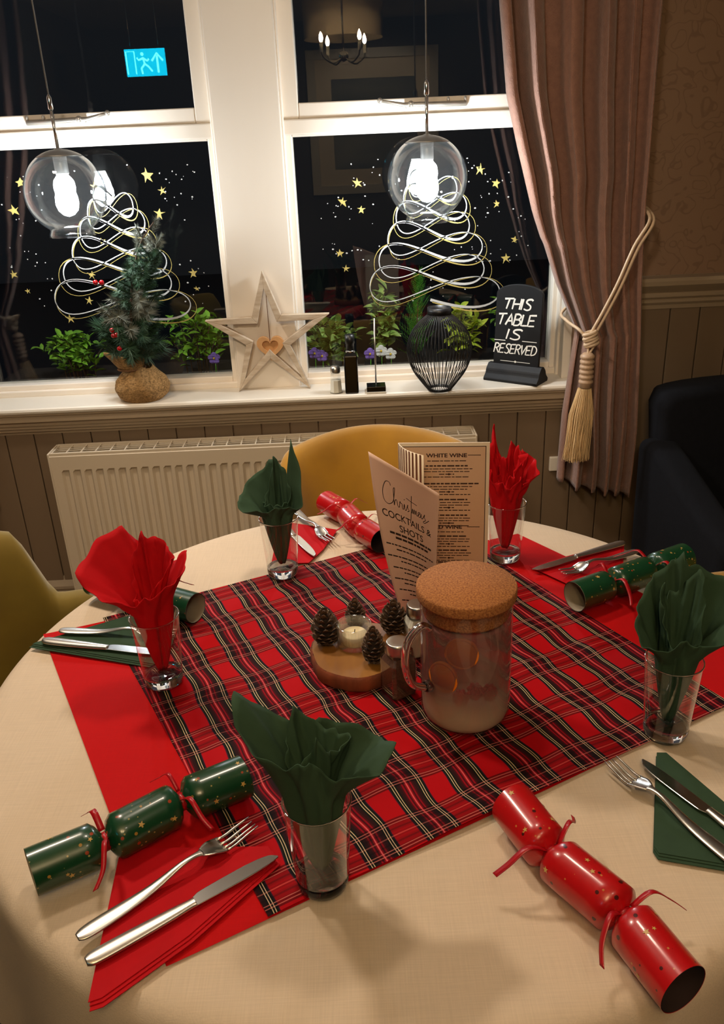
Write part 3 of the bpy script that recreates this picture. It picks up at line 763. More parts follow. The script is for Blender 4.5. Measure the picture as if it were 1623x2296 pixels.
# ------------------------------------------------------------------ pendants
def pendant(x, y, z, label, grip):
    root = thing('pendant_lamp', (x, y, z), label, 'lamp')
    P('flex', MB().tube([(0, 0, .24), (0, 0, 2.5 - z)], .0022, 6), M['cord'], root)
    P('rod', MB().tube([(0, 0, .11), (0, 0, .21)], .0045, 10), M['chrome'], root)
    P('cord_grip', MB().lathe([(.0045, 0), (.007, .003), (.007, .03), (.003, .038)], 12, (0, 0, .205)), M['chrome'], root)
    rc = .1105
    cp = [(math.sin(a) * rc, math.cos(a) * rc) for a in [R(q) for q in (34, 30, 24, 18, 12, 6)]] + [(.006, .1125), (.0001, .1135)]
    P('cap', MB().lathe(cp, 40), M['cap'], root)
    P('globe', MB().lathe([(.062, -.114), (.060, -.104), (.057, -.098)] + [(math.sin(R(q)) * .109, math.cos(R(q)) * .109) for q in range(148, 24, -5)], 56, cap=False), M['globe'], root, solid=.0018)
    P('lamp_holder', MB().lathe([(.0001, .045), (.016, .045), (.018, .05), (.018, .095), (.006, .1)], 20), M['cap'], root)
    b = P('bulb', MB().lathe([(.0001, -.062), (.014, -.058), (.026, -.046), (.031, -.03), (.030, -.012), (.024, .012), (.017, .032), (.013, .046)], 24), M['bulb'], root)
    P('ceiling_rose', MB().lathe([(.05, -.02), (.045, -.002), (.0001, 0)][::-1], 24, (0, 0, 2.5 - z)), M['cap'], root)
pendant(-.776, 2.45, 1.392, 'clear glass globe pendant lamp with a lit bulb hanging in front of the left window', 0)
pendant(.2215, 2.45, 1.386, 'clear glass globe pendant lamp with a lit bulb hanging in front of the right window', 1)
def downlight(i, x, y, wt, aim, cone):
    root = thing('ceiling_downlight', (x, y, 2.5), ['recessed ceiling downlight nearest the left window', 'unseen fill downlight added above the camera, right', 'unseen fill downlight above the camera, left, added to brighten the window', 'recessed ceiling downlight over the table', 'unseen downlight added to brighten the framed picture'][i], 'ceiling light')
    P('trim_ring', MB().lathe([(.03, -.004), (.045, -.006), (.05, -.001), (.05, 0)], 24, cap=False), M['chrome'], root)
    l = bpy.data.lights.new('spot', 'SPOT'); l.energy = wt * 4; l.color = WARM; l.spot_size = R(cone); l.spot_blend = .6; l.shadow_soft_size = .11
    o = bpy.data.objects.new('spot', l); col.objects.link(o); o.parent = root; o.location = (0, 0, -.02)
    t = Vector(aim) - Vector((x, y, 2.48)); o.rotation_euler = t.to_track_quat('-Z', 'Y').to_euler()
for i, dl in enumerate(DOWNLIGHTS): downlight(i, *dl)

# ------------------------------------------------------------------ things on the sill
# little fir tree
ft = thing('fir_tree', (-.665, 2.515, SILL), 'small artificial fir tree with red berries in a burlap sack on the sill', 'christmas tree')
sk = MB()
def sackf(u, v):
    a = 2 * PI * u; r = interp([(0, .060), (.12, .075), (.4, .083), (.65, .074), (.85, .052), (1, .040)], v)
    r *= 1 + .05 * math.sin(5 * a + 3 * v) * (v > .1) + .03 * math.sin(9 * a + 1) * v
    return (r * math.cos(a), r * .9 * math.sin(a), .105 * v + .006 * math.sin(3 * a) * v)
sk.grid(sackf, 40, 14, cu=True); sk.add([sackf(i / 40, 0) for i in range(40)], [tuple(reversed(range(40)))])
P('sack', sk, M['burlap'], ft)
nk = MB().grid(lambda u, v: (-.018 * v - .02 + (.036 + .022 * v + .008 * math.sin(7 * 2 * PI * u) * v) * math.cos(2 * PI * u), -.01 + (.034 + .016 * v) * math.sin(2 * PI * u), .098 + .05 * v + .01 * math.sin(4 * PI * u) * v), 36, 5, cu=True)
P('sack_ruffle', nk, M['burlap'], ft, solid=.002)
P('twine', MB().tube([(-.02 + .042 * math.cos(a), -.01 + .040 * math.sin(a), .10) for a in [i * 2 * PI / 20 for i in range(21)]], .0025, 6, cap=False), M['string'], ft)
tp = cr([(-.02, 0, .08), (-.01, 0, .2), (.02, 0, .36), (.06, -.01, .46), (.11, -.02, .52)], 6)
P('trunk', MB().tube(tp, [.006 - .0045 * i / (len(tp) - 1) for i in range(len(tp))], 6), M['trunk'], ft)
def sprig(name, L_, m, seed, nn=190, nl=.032):
    g = random.Random(seed); mb = MB()
    mb.tube([(0, 0, 0), (L_ * .5, 0, .004), (L_, 0, .012)], .0016, 5)
    for i in range(nn):
        t = g.uniform(.12, 1); b0 = Vector((L_ * t, 0, .012 * t * t)); a = g.uniform(0, 2 * PI); l = nl * g.uniform(.7, 1.1)
        d = Vector((.65, math.cos(a) * .8, math.sin(a) * .8)).normalized() * l
        s = Vector((0, -math.sin(a), math.cos(a))) * .0013
        mb.add([b0 - s, b0 + s, b0 + d], [(0, 1, 2)])
    return mb.mesh(name, m, False)
sp_ = [sprig('sprig', .085, M['needle'], k) for k in range(3)] + [sprig('sprig', .075, M['needle2'], 9, 170, .036)]
g = random.Random(21)
for i in range(112):
    t = (i + .5) / 112
    h = .135 + .325 * t; a = i * 2.4 + g.uniform(-.3, .3)
    q = tp[min(len(tp) - 1, int(t * (len(tp) - 1)))]
    ln = (1.30 - .95 * t) * g.uniform(.8, 1.15)
    el = g.uniform(-.25, .25) + .55 * t
    front = math.sin(a) < -.25
    k = 3 if (front and .2 < t < .55 and g.random() < .75) or t > .93 else i % 3
    m4 = Matrix.Translation((q[0], q[1], h)) @ Matrix.Rotation(a, 4, 'Z') @ Matrix.Rotation(-el, 4, 'Y') @ Matrix.Scale(max(.45, ln), 4)
    rel(None, 'sprig', sp_[k], ft, m4)
for k in range(4):
    rel(None, 'sprig', sp_[3], ft, Matrix.Translation((.03 + k * .022, 0, .425 + .02 * k)) @ Matrix.Rotation(k * 1.9, 4, 'Z') @ Matrix.Rotation(-.9, 4, 'Y') @ Matrix.Scale(.6, 4))
bm_ = MB().sphere((0, 0, 0), .0075, 12, 8).mesh('berry', M['berry'])
for (x, z) in [(-.716, 1.158), (-.699, 1.157), (-.692, 1.021), (-.69, 1.006), (-.682, 1.007), (-.679, .967)]:
    link('berry', bm_, ft, (x * 1.015 + .665, -.095, z - SILL - .005))

# wooden star with a heart on a string
st = thing('wooden_star', (-.258, 2.55, SILL), 'large whitewashed wooden star frame with a hanging heart on the sill', 'ornament')
O_ = [(-.266, 1.149), (-.072, 1.014), (-.144, .7835), (-.370, .7835), (-.452, 1.009)]
I_ = [(-.219, 1.017), (-.197, .924), (-.262, .885), (-.334, .930), (-.308, 1.014)]
ring = []
for i in range(5): ring += [O_[i], I_[i]]
cxs, czs = -.258, .958
def inset(ring, d):
    out = []; n = len(ring)
    for i in range(n):
        p, a, b = ring[i], ring[i - 1], ring[(i + 1) % n]
        def nr(p0, p1):
            dx, dy = p1[0] - p0[0], p1[1] - p0[1]; l = math.hypot(dx, dy); return (dy / l, -dx / l)
        n1, n2 = nr(a, p), nr(p, b)
        s = (n1[0] + n2[0], n1[1] + n2[1]); k = d / max(.25, (1 + n1[0] * n2[0] + n1[1] * n2[1]))
        out.append((p[0] + s[0] * k, p[1] + s[1] * k))
    return out
rin = inset(ring, .0205)
for i in range(10):
    j = (i + 1) % 10
    bar = MB().prism([ring[i], ring[j], rin[j], rin[i]], 2.537, 2.562, lambda x, z, y: (x, y, z))
    P('star_bar', bar, M['starwood'], st, False, world=True, bev=.0012)
ht = []
for i in range(40):
    t = 2 * PI * i / 40
    ht.append((.0026 * 16 * math.sin(t) ** 3 * 1.0, .0026 * (13 * math.cos(t) - 5 * math.cos(2 * t) - 2 * math.cos(3 * t) - math.cos(4 * t)) * 1.0))
hin = [(x * .60, z * .60 + .0005) for x, z in ht]
hb = MB(); n = 40
vs = []
for yy in (-.009, .007):
    vs += [(x, yy, z) for x, z in ht] + [(x, yy, z) for x, z in hin]
fs = []
for i in range(n):
    j = (i + 1) % n
    fs += [(i, j, n + j, n + i), (2 * n + j, 2 * n + i, 3 * n + i, 3 * n + j), (i, 2 * n + i, 2 * n + j, j), (n + j, 3 * n + j, 3 * n + i, n + i)]
hb.add(vs, fs)
h0 = link('heart', hb.mesh('heart', M['heartwood'], False), st, (-.0015, -.002, .921 - SILL))
P('heart_back', MB().prism([(x * .8, z * .8) for x, z in ht], .001, .006, lambda x, z, y: (x, y, z)), M['heartwood'], h0, False)
P('string', MB().tube([(-.002, -.002, 1.083 - SILL), (-.0015, -.003, .94 - SILL)], .0012, 6), M['string'], st)

# salt shaker
ss = thing('salt_shaker', (-.062, 2.482, SILL), 'faceted glass salt shaker with a metal cap on the sill beside the black bottle', 'salt shaker')
hexp = lambda r, z, n=8: [(r * math.cos(2 * PI * (i + .5) / n), r * math.sin(2 * PI * (i + .5) / n), z) for i in range(n)]
def facet(levels, n=8):
    mb = MB(); vs = []
    for r, z in levels: vs += hexp(r, z, n)
    m = len(levels)
    return mb.add(vs, [(j * n + i, j * n + (i + 1) % n, (j + 1) * n + (i + 1) % n, (j + 1) * n + i) for j in range(m - 1) for i in range(n)] + [tuple(reversed(range(n))), tuple(range((m - 1) * n, m * n))])
P('glass_body', facet([(.0205, 0), (.0205, .004), (.016, .058), (.014, .064)]), M['glass'], ss, False)
P('salt', facet([(.0185, .003), (.0165, .040)]), M['salt'], ss, False)
P('cap', MB().lathe([(.0145, .062), (.0155, .066), (.0155, .076), (.012, .083), (.006, .086), (.0001, .087)], 20), M['steel'], ss)
# black bottle
bo = thing('bottle', (-.0135, 2.477, SILL), 'tall square black bottle with a slim neck on the sill', 'bottle')
P('body', MB().box(-.0205, .0205, -.0205, .0205, 0, .118), M['gloss_black'], bo, False, bev=.004)
P('shoulder', facet([(.027, .117), (.0165, .126)], 4), M['gloss_black'], bo, False)
P('neck', MB().lathe([(.0145, .122), (.0125, .126), (.0125, .150), (.0145, .152), (.0145, .178), (.0001, .179)], 20), M['black'], bo)
P('collar', MB().lathe([(.0135, .124), (.0145, .126), (.0145, .129), (.013, .131)], 20), M['chrome'], bo)
# rod stand
rs = thing('menu_stand', (.061, 2.479, SILL), 'thin silver rod on a small square black base on the sill', 'menu holder')
P('base', MB().box(-.029, .029, -.026, .026, .004, .020), M['gloss_black'], rs, False, bev=.0015)
P('base_plate', MB().box(-.030, .030, -.027, .027, 0, .004), M['salt'], rs, False)
P('rod', MB().tube([(0, 0, .02), (.001, 0, .222)], .0024, 8), M['steel'], rs)
# wire vase
va = thing('wire_vase', (.255, 2.465, SILL), 'round black wire vase in front of the right window pane', 'vase')
vp = [(.034, .0), (.052, .022), (.080, .062), (.0955, .105), (.096, .140), (.082, .180), (.055, .212), (.036, .228), (.034, .246)]
vpc = cr(vp, 5)
wm = MB().tube([(r, 0, z) for r, z in vpc], .0012, 5).mesh('wire', M['wire'])
for i in range(52): rel(None, 'wire', wm, va, Matrix.Rotation(2 * PI * i / 52, 4, 'Z'))
P('base_ring', MB().lathe([(.028, 0), (.037, 0), (.037, .006), (.028, .006), (.028, 0)], 32, cap=False), M['wire'], va)
P('neck_ring', MB().lathe([(.0325, .228), (.0365, .228), (.0355, .249), (.0325, .249), (.0325, .228)], 32, cap=False), M['wire'], va)
# reserved sign
sa = math.atan2(2.477 - 2.583, .573 - .427)
rsn = thing('reserved_sign', (.500, 2.530, SILL), 'black arched table sign reading this table is reserved on the sill', 'sign', sa)
Wd = .152
pts = [(-Wd / 2, .03), (Wd / 2, .03), (Wd / 2, .262)] + [(Wd / 2 * math.cos(a), .262 + .030 * math.sin(a)) for a in [PI * k / 24 for k in range(1, 24)]] + [(-Wd / 2, .262)]
lean = .06
fnp = lambda x, z, y: (x, y + z * lean, z)
P('board', MB().prism(pts, -.006, .006, fnp), M['sign_black'], rsn, False, bev=.0015)
bp_ = cr([(-.040, 0), (-.042, .008), (-.034, .016), (-.028, .022), (-.022, .036), (-.012, .046), (-.008, .05)], 3)
pr = [(y, z) for y, z in bp_] + [(-y, z) for y, z in reversed(bp_)]
b = MB(); n = len(pr)
b.add([(x, y, z) for x in (-.090, .090) for y, z in pr], [(i, (i + 1) % n, n + (i + 1) % n, n + i) for i in range(n)] + [tuple(range(n)), tuple(reversed(range(n, 2 * n)))])
P('foot', b, M['sign_black'], rsn, False)
LET = {'T': ([[(0, .93), (1, 1)], [(.52, .95), (.30, 0)]], .95), 'H': ([[(.12, 1), (0, 0)], [(.88, 1), (.76, 0)], [(.05, .48), (.84, .52)]], .95), 'I': ([[(.12, 1), (0, 0)]], .28),
       'S': ([cr([(.88, .88), (.70, 1), (.32, .93), (.22, .70), (.48, .53), (.70, .36), (.66, .10), (.36, -.01), (0, .10)], 4)], .92), 'A': ([[(0, 0), (.56, 1), (.82, 0)], [(.22, .36), (.74, .38)]], .95),
       'B': ([[(.12, 1), (0, 0)], cr([(.04, .96), (.50, 1.0), (.78, .82), (.58, .58), (.14, .52)], 4), cr([(.14, .52), (.62, .50), (.78, .26), (.52, .03), (0, 0)], 4)], .90), 'L': ([[(.12, 1), (0, .02), (.70, .05)]], .78),
       'E': ([[(.88, 1), (.12, .96), (0, .02), (.76, .05)], [(.06, .50), (.70, .54)]], .92), 'R': ([[(.12, 1), (0, 0)], cr([(.04, .96), (.52, 1.0), (.78, .80), (.56, .56), (.12, .50)], 4), [(.34, .52), (.80, -.02)]], .92),
       'V': ([[(.08, 1), (.26, 0), (.94, 1)]], .88), 'D': ([[(.12, 1), (0, 0)], cr([(.02, .97), (.52, .97), (.86, .62), (.62, .16), (0, .01)], 4)], .98)}
def lettering(mb, s, x0, z0, w_, h_, th, fn, slant=.20):
    tot = sum(LET[c][1] for c in s if c in LET) ; k = w_ / tot; x = x0
    for c in s:
        st_, adv = LET[c]
        for pl_ in st_:
            q = [(x + px * k + slant * pz * h_ * .6, z0 + pz * h_) for px, pz in pl_]
            qq = []
            for a, b in zip(q, q[1:]):
                for t in range(3): qq.append((a[0] + (b[0] - a[0]) * t / 3, a[1] + (b[1] - a[1]) * t / 3))
            qq.append(q[-1])
            ribbon(mb, qq, lambda t: th * (1.05 - .25 * t), fn)
        x += adv * k
lm = MB(); fr = lambda x, z: (x, -.0066 + z * lean, z)
lettering(lm, 'THIS', -.050, .218, .094, .032, .0056, fr)
lettering(lm, 'TABLE', -.068, .170, .126, .034, .0054, fr)
lettering(lm, 'IS', -.036, .127, .052, .031, .0054, fr)
lettering(lm, 'RESERVED', -.076, .083, .144, .029, .0040, fr)
for (a, b, z, t) in ((-.076, -.038, .122, .0022), (.018, .066, .124, .0022), (-.052, .048, .059, .0016)): ribbon(lm, [(a, z), (b, z)], t, fr)
lm.add([fr(-.006, .059), fr(-.001, .055), fr(.004, .059), fr(-.001, .063)], [(0, 1, 2, 3)])
P('lettering', lm, M['white_print'], rsn, False, label='white hand lettering')

# ------------------------------------------------------------------ table and its cloths
TC = (.0295, 1.0628); TR = .598; TZ = .75
tb = thing('table', (TC[0], TC[1], 0), 'round dining table under a cream tablecloth', 'table')
P('table_top', MB().lathe([(.0001, .715), (.585, .715), (.59, .72), (.59, .742), (.585, .747), (.0001, .747)], 64), M['wood_leg'], tb)
P('pedestal', MB().lathe([(.0001, .03), (.06, .03), (.05, .10), (.045, .4), (.055, .65), (.10, .715)], 24), M['wood_leg'], tb)
for k in range(4):
    a = PI / 4 + k * PI / 2
    P('leg', MB().tube([(.05 * math.cos(a), .05 * math.sin(a), .12), (.22 * math.cos(a), .22 * math.sin(a), .07), (.38 * math.cos(a), .38 * math.sin(a), .018)], [.03, .026, .018], 8), M['wood_leg'], tb)
cl = MB(); nr, na = 46, 160
def wr(x, y):
    return .0007 * math.sin(23 * x + 9 * y + 2 * math.sin(7 * y)) + .0005 * math.sin(31 * y - 13 * x + 1.3)
def clothf(u, v):
    a = 2 * PI * u
    d = v * .84
    if d <= TR - .012:
        r = max(d, .0005); x, y = r * math.cos(a), r * math.sin(a); return (TC[0] + x, TC[1] + y, TZ - .0012 + wr(x, y) * min(1, (TR - r) * 6))
    e = d - (TR - .012)
    if e < .02:
        k = e / .02 * PI / 2; r = TR - .012 + .012 * math.sin(k); z = TZ - .012 * (1 - math.cos(k)) - .0012
    else:
        f = (e - .02) / .234
        lift = max(math.exp(-(((a - c + PI) % (2 * PI) - PI) / .78) ** 8) for c in (R(90), R(162), R(10)))   # bunched up over the tucked-in chairs
        dr = .235 - .190 * lift
        r = TR + .004 + f * (.035 + .030 * math.sin(9 * a + .6 * math.sin(2 * a) + .5)) * (1 - .55 * lift) + .01 * f * f; z = TZ - .0132 - f * dr
    return (TC[0] + r * math.cos(a), TC[1] + r * math.sin(a), z)
cl.grid(clothf, na, nr, cu=True)
tag(P('tablecloth', cl, M['cloth']), 'cream linen tablecloth over the round table', 'tablecloth')

EU = Vector((math.cos(R(26.2)), math.sin(R(26.2)), 0)); EV = Vector((EU.y, -EU.x, 0)); A0 = Vector((-.455, 1.235, 0))
def quad_cloth(name, c4, z, nu, nv, zf, mt, label, uvs=None, wob=0.):
    mb = MB(); uvl = []
    A, B, C, D = [Vector((p[0], p[1], 0)) for p in c4]     # A far-left, B near-left, C near-right, D far-right
    g = random.Random(4)
    for j in range(nv + 1):
        for i in range(nu + 1):
            u, v = i / nu, j / nv
            p = A * (1 - u) * (1 - v) + D * u * (1 - v) + C * u * v + B * (1 - u) * v
            d = p - A0
            uu, vv = d.dot(EU), d.dot(EV)
            ed = min(1, u * 14, (1 - u) * 14, v * 14, (1 - v) * 14)
            wx = wob * (math.sin(47 * vv + 11 * uu + 2.2 * math.sin(17 * uu + 5 * vv)) * .5 + .35 * math.sin(83 * vv - 23 * uu + 1.5 * math.sin(13 * vv)) + .4 * math.sin(21 * vv + 31 * uu)) * ed
            wy = wob * .8 * (math.sin(47 * uu + 1.5 * math.sin(21 * vv))) * ed
            q = p + EU * wx + EV * wy
            mb.v.append((q.x, q.y, z + zf(uu, vv, u, v)))
            uvl.append((uu, vv))
    n = nu + 1
    mb.f = [(j * n + i, (j + 1) * n + i, (j + 1) * n + i + 1, j * n + i + 1) for j in range(nv) for i in range(nu)]
    if uvs: mb.uv = uvl
    return tag(P(name, mb, mt), label, 'table runner')
quad_cloth('red_cloth', ((-.544, 1.192), (-.212, .562), (.634, .997), (.311, 1.494)), TZ + .0012, 60, 50, lambda a, b, u, v: .0004 * math.sin(30 * a + 8 * b) + .0005, M['redcloth'], 'plain bright red cloth under the tartan square on the cream tablecloth')
def tz(a, b, u, v):
    e = min(1, u * 10, (1 - u) * 10, v * 10, (1 - v) * 10)
    h = .0012 * max(0, math.sin(52 * b + 11 * a + 1.2 * math.sin(17 * a) + .8)) * e + .0006 * math.sin(83 * b - 23 * a + .4) * e
    h += .006 * math.exp(-((b - .700) / .030) ** 2) * (math.exp(-((a - .28) / .09) ** 2) + .5 * math.exp(-((a - .42) / .08) ** 2) + .5 * math.exp(-((a - .08) / .06) ** 2))
    return max(h, 0) + .0005
quad_cloth('tartan_cloth', ((-.455, 1.235), (-.116, .612), (.499, .926), (.171, 1.533)), TZ + .0024, 150, 150, tz, M['tartan'], 'red tartan cloth square in the middle of the table', True, .0030)

# ------------------------------------------------------------------ tumblers and napkins
GZ = TZ + .0045
def tumbler(loc, label, group=None):
    root = thing('tumbler', loc, label, 'glass')
    P('wall', MB().lathe([(.0287, .0165)] + [(.0287 + .0068 * k / 10, .0165 + .0965 * k / 10) for k in range(1, 11)] + [(.0358, .1150), (.0350, .1156), (.0343, .1148)], 56, cap=False), M['glass'], root)
    P('rim', MB().tube([(.0353 * math.cos(a), .0353 * math.sin(a), .1152) for a in [2 * PI * k / 56 for k in range(57)]], .0009, 6, cap=False), M['solidglass'], root)
    P('base', MB().lathe([(.0001, 0), (.024, 0), (.0275, .003), (.0285, .009), (.0287, .0165), (.026, .0172), (.016, .0145), (.0001, .013)], 40), M['solidglass'], root)
    return root
def petal_sheet(peaks, seed, lay, rim_r=.0325, rim_z=.118, tip=.024, base_h=.018, base_r=.012, nth=120, nt=22, crum=.002):
    g = random.Random(seed); ph = [g.uniform(0, 6.28) for _ in range(4)]
    def prof(th):
        K = []
        for (deg, rr, hh, wd) in peaks:
            d = abs((th - R(deg) + PI) % (2 * PI) - PI) / R(wd * 1.55)
            K.append(max(0, 1 - d) ** .95)
        S = sum(K); q = 1 / S if S > 1 else 1
        Rr = rim_r + base_r + sum(k * (p[1] - rim_r - base_r) for k, p in zip(K, peaks)) * q
        Z = rim_z + base_h + sum(k * (p[2] - rim_z - base_h) for k, p in zip(K, peaks)) * q
        return Rr, Z
    mb = MB()
    def fn(u, v):
        th = 2 * PI * u + .25 * math.sin(2 * PI * u * 3 + ph[0]) * .3
        tri = lambda x: math.asin(math.sin(x)) / 1.571
        pleat = (.17 * tri(4 * th + ph[1]) + .10 * tri(7 * th + ph[2]))
        if v < .45:
            t = v / .45; r = (.006 + (rim_r - .007 - .006) * t ** .85) * lay * (1 + pleat * 1.3); z = tip + (rim_z - tip) * t
        else:
            s = (v - .45) / .55; Rr, Z = prof(th)
            r = (rim_r - .007) * lay * (1 + pleat * (1.3 - .9 * s)) + (Rr - rim_r + .007) * (s ** 1.5); z = rim_z + (Z - rim_z) * (s - .10 * math.sin(PI * s) * 0)
            r += .009 * tri(5 * th + ph[3]) * s * (1.25 - s) * min(1, s * 3)
            r *= 1 + .07 * tri(3 * th + ph[0]) * s
            r += crum * (tri(11 * th + 5 * s + ph[2]) + .7 * tri(17 * th - 7 * s)) * s; z += crum * 1.6 * tri(9 * th + ph[1]) * s
        if z < .1165: r = min(r, .0245 + .0075 * max(0, z - .014) / .1)
        return (r * math.cos(th), r * math.sin(th), z)
    mb.grid(fn, nth, nt, cu=True)
    return mb
def napkin_in_glass(loc, mt, peaks, inner, seed, label, crum=.002):
    root = thing('napkin', loc, label, 'napkin')
    P('outer_fold', petal_sheet(peaks, seed, 1., crum=crum), mt, root, solid=.0008)
    P('inner_fold', petal_sheet(inner, seed + 5, .62, tip=.045, base_h=.03, base_r=.0, crum=crum), mt, root, solid=.0008)
    return root
tum = [
    ((-.060, .653), 'tumbler with a green napkin at the front of the table, beside the steel knife', 'nap_green',
     [(160, .088, .235, 38), (8, .082, .172, 46), (-100, .026, .196, 55), (80, .042, .19, 30), (-150, .05, .165, 40)], [(-70, .030, .205, 60), (120, .045, .21, 50), (30, .05, .185, 40)], 'crumpled dark green paper napkin in the front tumbler'),
    ((-.308, 1.036), 'tumbler with a red napkin at the left of the table', 'nap_red',
     [(135, .068, .247, 40), (185, .094, .19, 40), (18, .062, .210, 62), (-80, .040, .165, 50)], [(100, .035, .24, 60), (0, .05, .21, 60)], 'bright red paper napkin fanned out of the left tumbler'),
    ((-.152, 1.363), 'tumbler with a green napkin at the far side, left of the menu card', 'nap_green',
     [(25, .040, .258, 24), (100, .018, .225, 36), (188, .078, .150, 36), (150, .055, .180, 30), (-80, .036, .150, 50)], [(90, .015, .235, 45), (40, .035, .20, 40)], 'dark green paper napkin with a tall leaf fold in the far tumbler'),
    ((.266, 1.385), 'tumbler with a red napkin behind the wine menu', 'nap_red',
     [(130, .030, .255, 34), (5, .062, .176, 22), (40, .045, .205, 40), (-70, .040, .175, 60), (190, .046, .19, 40)], [(60, .030, .225, 60), (-40, .04, .20, 60)], 'bright red crumpled napkin in the far right tumbler'),
    ((.386, .869), 'tumbler with a green napkin at the right of the table', 'nap_green',
     [(75, .040, .252, 40), (10, .075, .212, 34), (-25, .085, .185, 26), (185, .060, .150, 34), (140, .045, .205, 36), (-95, .035, .165, 44)], [(40, .045, .235, 50), (150, .035, .22, 50)], 'dark green paper napkin opening wide in the right tumbler'),
]
for i, ((x, y), lab, mt, pk, ik, nl) in enumerate(tum):
    zb = GZ if i != 4 else GZ
    tumbler((x, y, zb), lab, None)
    napkin_in_glass((x, y, zb), M[mt], pk, ik, 31 + i * 7, nl, .0055 if i == 3 else .002)

# ------------------------------------------------------------------ flat napkins
def flat_napkin(poly, mt, label, z=TZ + .0042, layers=2, off=(.003, -.002), curl=None):
    cx = sum(p[0] for p in poly) / len(poly); cy = sum(p[1] for p in poly) / len(poly)
    root = thing('folded_napkin', (cx, cy, z), label, 'napkin')
    for k in range(layers):
        q = [(p[0] - cx + off[0] * k, p[1] - cy + off[1] * k) for p in poly]
        if k: q = [(a * .985, b_ * .985) for a, b_ in q]
        P('napkin_layer', MB().prism(q, k * .0012, k * .0012 + .001), mt, root, False, bev=.0003)
    return root
flat_napkin([(-.290, .705), (-.274, .516), (-.262, .520), (-.190, .584), (-.108, .678), (-.118, .698)], M['nap_red'], 'red paper napkin folded to a point under the front fork and knife', TZ + .0048, 3, (-.002, .003))
flat_napkin([(-.551, 1.147), (-.546, 1.152), (-.385, 1.238), (-.315, 1.20), (-.316, 1.066)], M['nap_green'], 'green paper napkin folded to a point under the left fork and knife', TZ + .0048, 3, (.001, .003))
flat_napkin([(-.175, 1.60), (-.054, 1.544), (-.082, 1.454), (-.108, 1.400), (-.178, 1.402)], M['nap_red'], 'red paper napkin under the fork and knife at the far side', TZ + .0045, 2)
flat_napkin([(.306, 1.345), (.506, 1.430), (.458, 1.286), (.372, 1.255)], M['nap_red'], 'red paper napkin under the knife and fork at the far right', TZ + .0045, 2, (-.004, 0))
flat_napkin([(.360, .827), (.372, .826), (.452, .632), (.447, .622), (.306, .664), (.304, .674)], M['nap_green'], 'green paper napkin under the fork and knife at the front right', TZ + .0022, 3, (.001, .003))

# ------------------------------------------------------------------ cutlery
def fork(p0, p1, z, label, flip=False, tilt=0.):
    d = Vector((p1[0] - p0[0], p1[1] - p0[1], 0)); L_ = d.length
    root = thing('fork', (p0[0], p0[1], z), label, 'fork', math.atan2(d.y, d.x)); s = L_ / .205
    zf = lambda x: .004 + .010 * math.exp(-((x - .125) / .035) ** 2) * 1 - .002 * 0
    hp = [(0, .005), (.006, .0085), (.02, .0098), (.05, .0088), (.09, .0058), (.118, .0036), (.132, .0036), (.140, .006)]
    mb = MB(); vs = []
    for x, h in cr(hp, 4):
        for k in range(10):
            a = 2 * PI * k / 10; vs.append((x * s, h * math.cos(a), zf(x) + .0021 * math.sin(a)))
    n = len(vs) // 10
    mb.add(vs, [(j * 10 + k, j * 10 + (k + 1) % 10, (j + 1) * 10 + (k + 1) % 10, (j + 1) * 10 + k) for j in range(n - 1) for k in range(10)] + [tuple(reversed(range(10))), tuple((n - 1) * 10 + k for k in range(10))])
    P('handle', mb, M['steel'], root)
    def hz(x): return .004 + .010 * math.exp(-((x - .125) / .035) ** 2) - .004 * math.exp(-((x - .165) / .018) ** 2) + .004 * max(0, (x - .17) / .035) ** 1.5
    hw = [(.138, .0052), (.144, .0090), (.150, .0112), (.158, .0124), (.165, .0128)]
    hd = MB().grid(lambda u, v: (((.138 + .027 * u) * s), interp(hw, .138 + .027 * u) * (2 * v - 1), hz(.138 + .027 * u) + .0035 * (2 * v - 1) ** 2 * min(1, u * 2)), 10, 8)
    P('head', hd, M['steel'], root, solid=.0017)
    for k in range(4):
        yy = -.0106 + k * .00707
        tn = [((.163 + .042 * t) * s, yy * (1 - .10 * t), hz(.163 + .042 * t) + .0035 * (yy / .0128) ** 2) for t in [i / 7 for i in range(8)]]
        P('tine', MB().tube(tn, [.0019, .0018, .0017, .0016, .0015, .0014, .0012, .0006], 6), M['steel'], root)
    return root
def knife(p0, p1, z, label):
    d = Vector((p1[0] - p0[0], p1[1] - p0[1], 0)); L_ = d.length; s = L_ / .22
    root = thing('knife', (p0[0], p0[1], z), label, 'knife', math.atan2(d.y, d.x))
    hp = [(0, .005), (.006, .0088), (.02, .0098), (.05, .0094), (.09, .0078), (.112, .0062), (.118, .0064)]
    mb = MB(); vs = []
    for x, h in cr(hp, 4):
        for k in range(10):
            a = 2 * PI * k / 10; vs.append((x * s, h * math.cos(a), .0042 + .0036 * math.sin(a)))
    n = len(vs) // 10
    mb.add(vs, [(j * 10 + k, j * 10 + (k + 1) % 10, (j + 1) * 10 + (k + 1) % 10, (j + 1) * 10 + k) for j in range(n - 1) for k in range(10)] + [tuple(reversed(range(10))), tuple((n - 1) * 10 + k for k in range(10))])
    P('handle', mb, M['steel'], root)
    up = [(.116, .0058), (.122, .0085), (.128, .0098), (.150, .0106), (.180, .0108), (.200, .0096), (.212, .0068), (.2195, .001)]
    lo = [(.2195, -.001), (.205, -.0040), (.180, -.0058), (.150, -.0060), (.128, -.0058), (.116, -.0058)]
    poly = [(x * s, y) for x, y in cr(up, 4)] + [(x * s, y) for x, y in cr(lo, 3)]
    P('blade', MB().prism(poly, .0032, .0050), M['chrome'], root, False, bev=.0006)
    return root
ZN = TZ + .0088
fork((-.306, .590), (-.142, .730), ZN, 'steel fork at the front left, tines on the tartan')
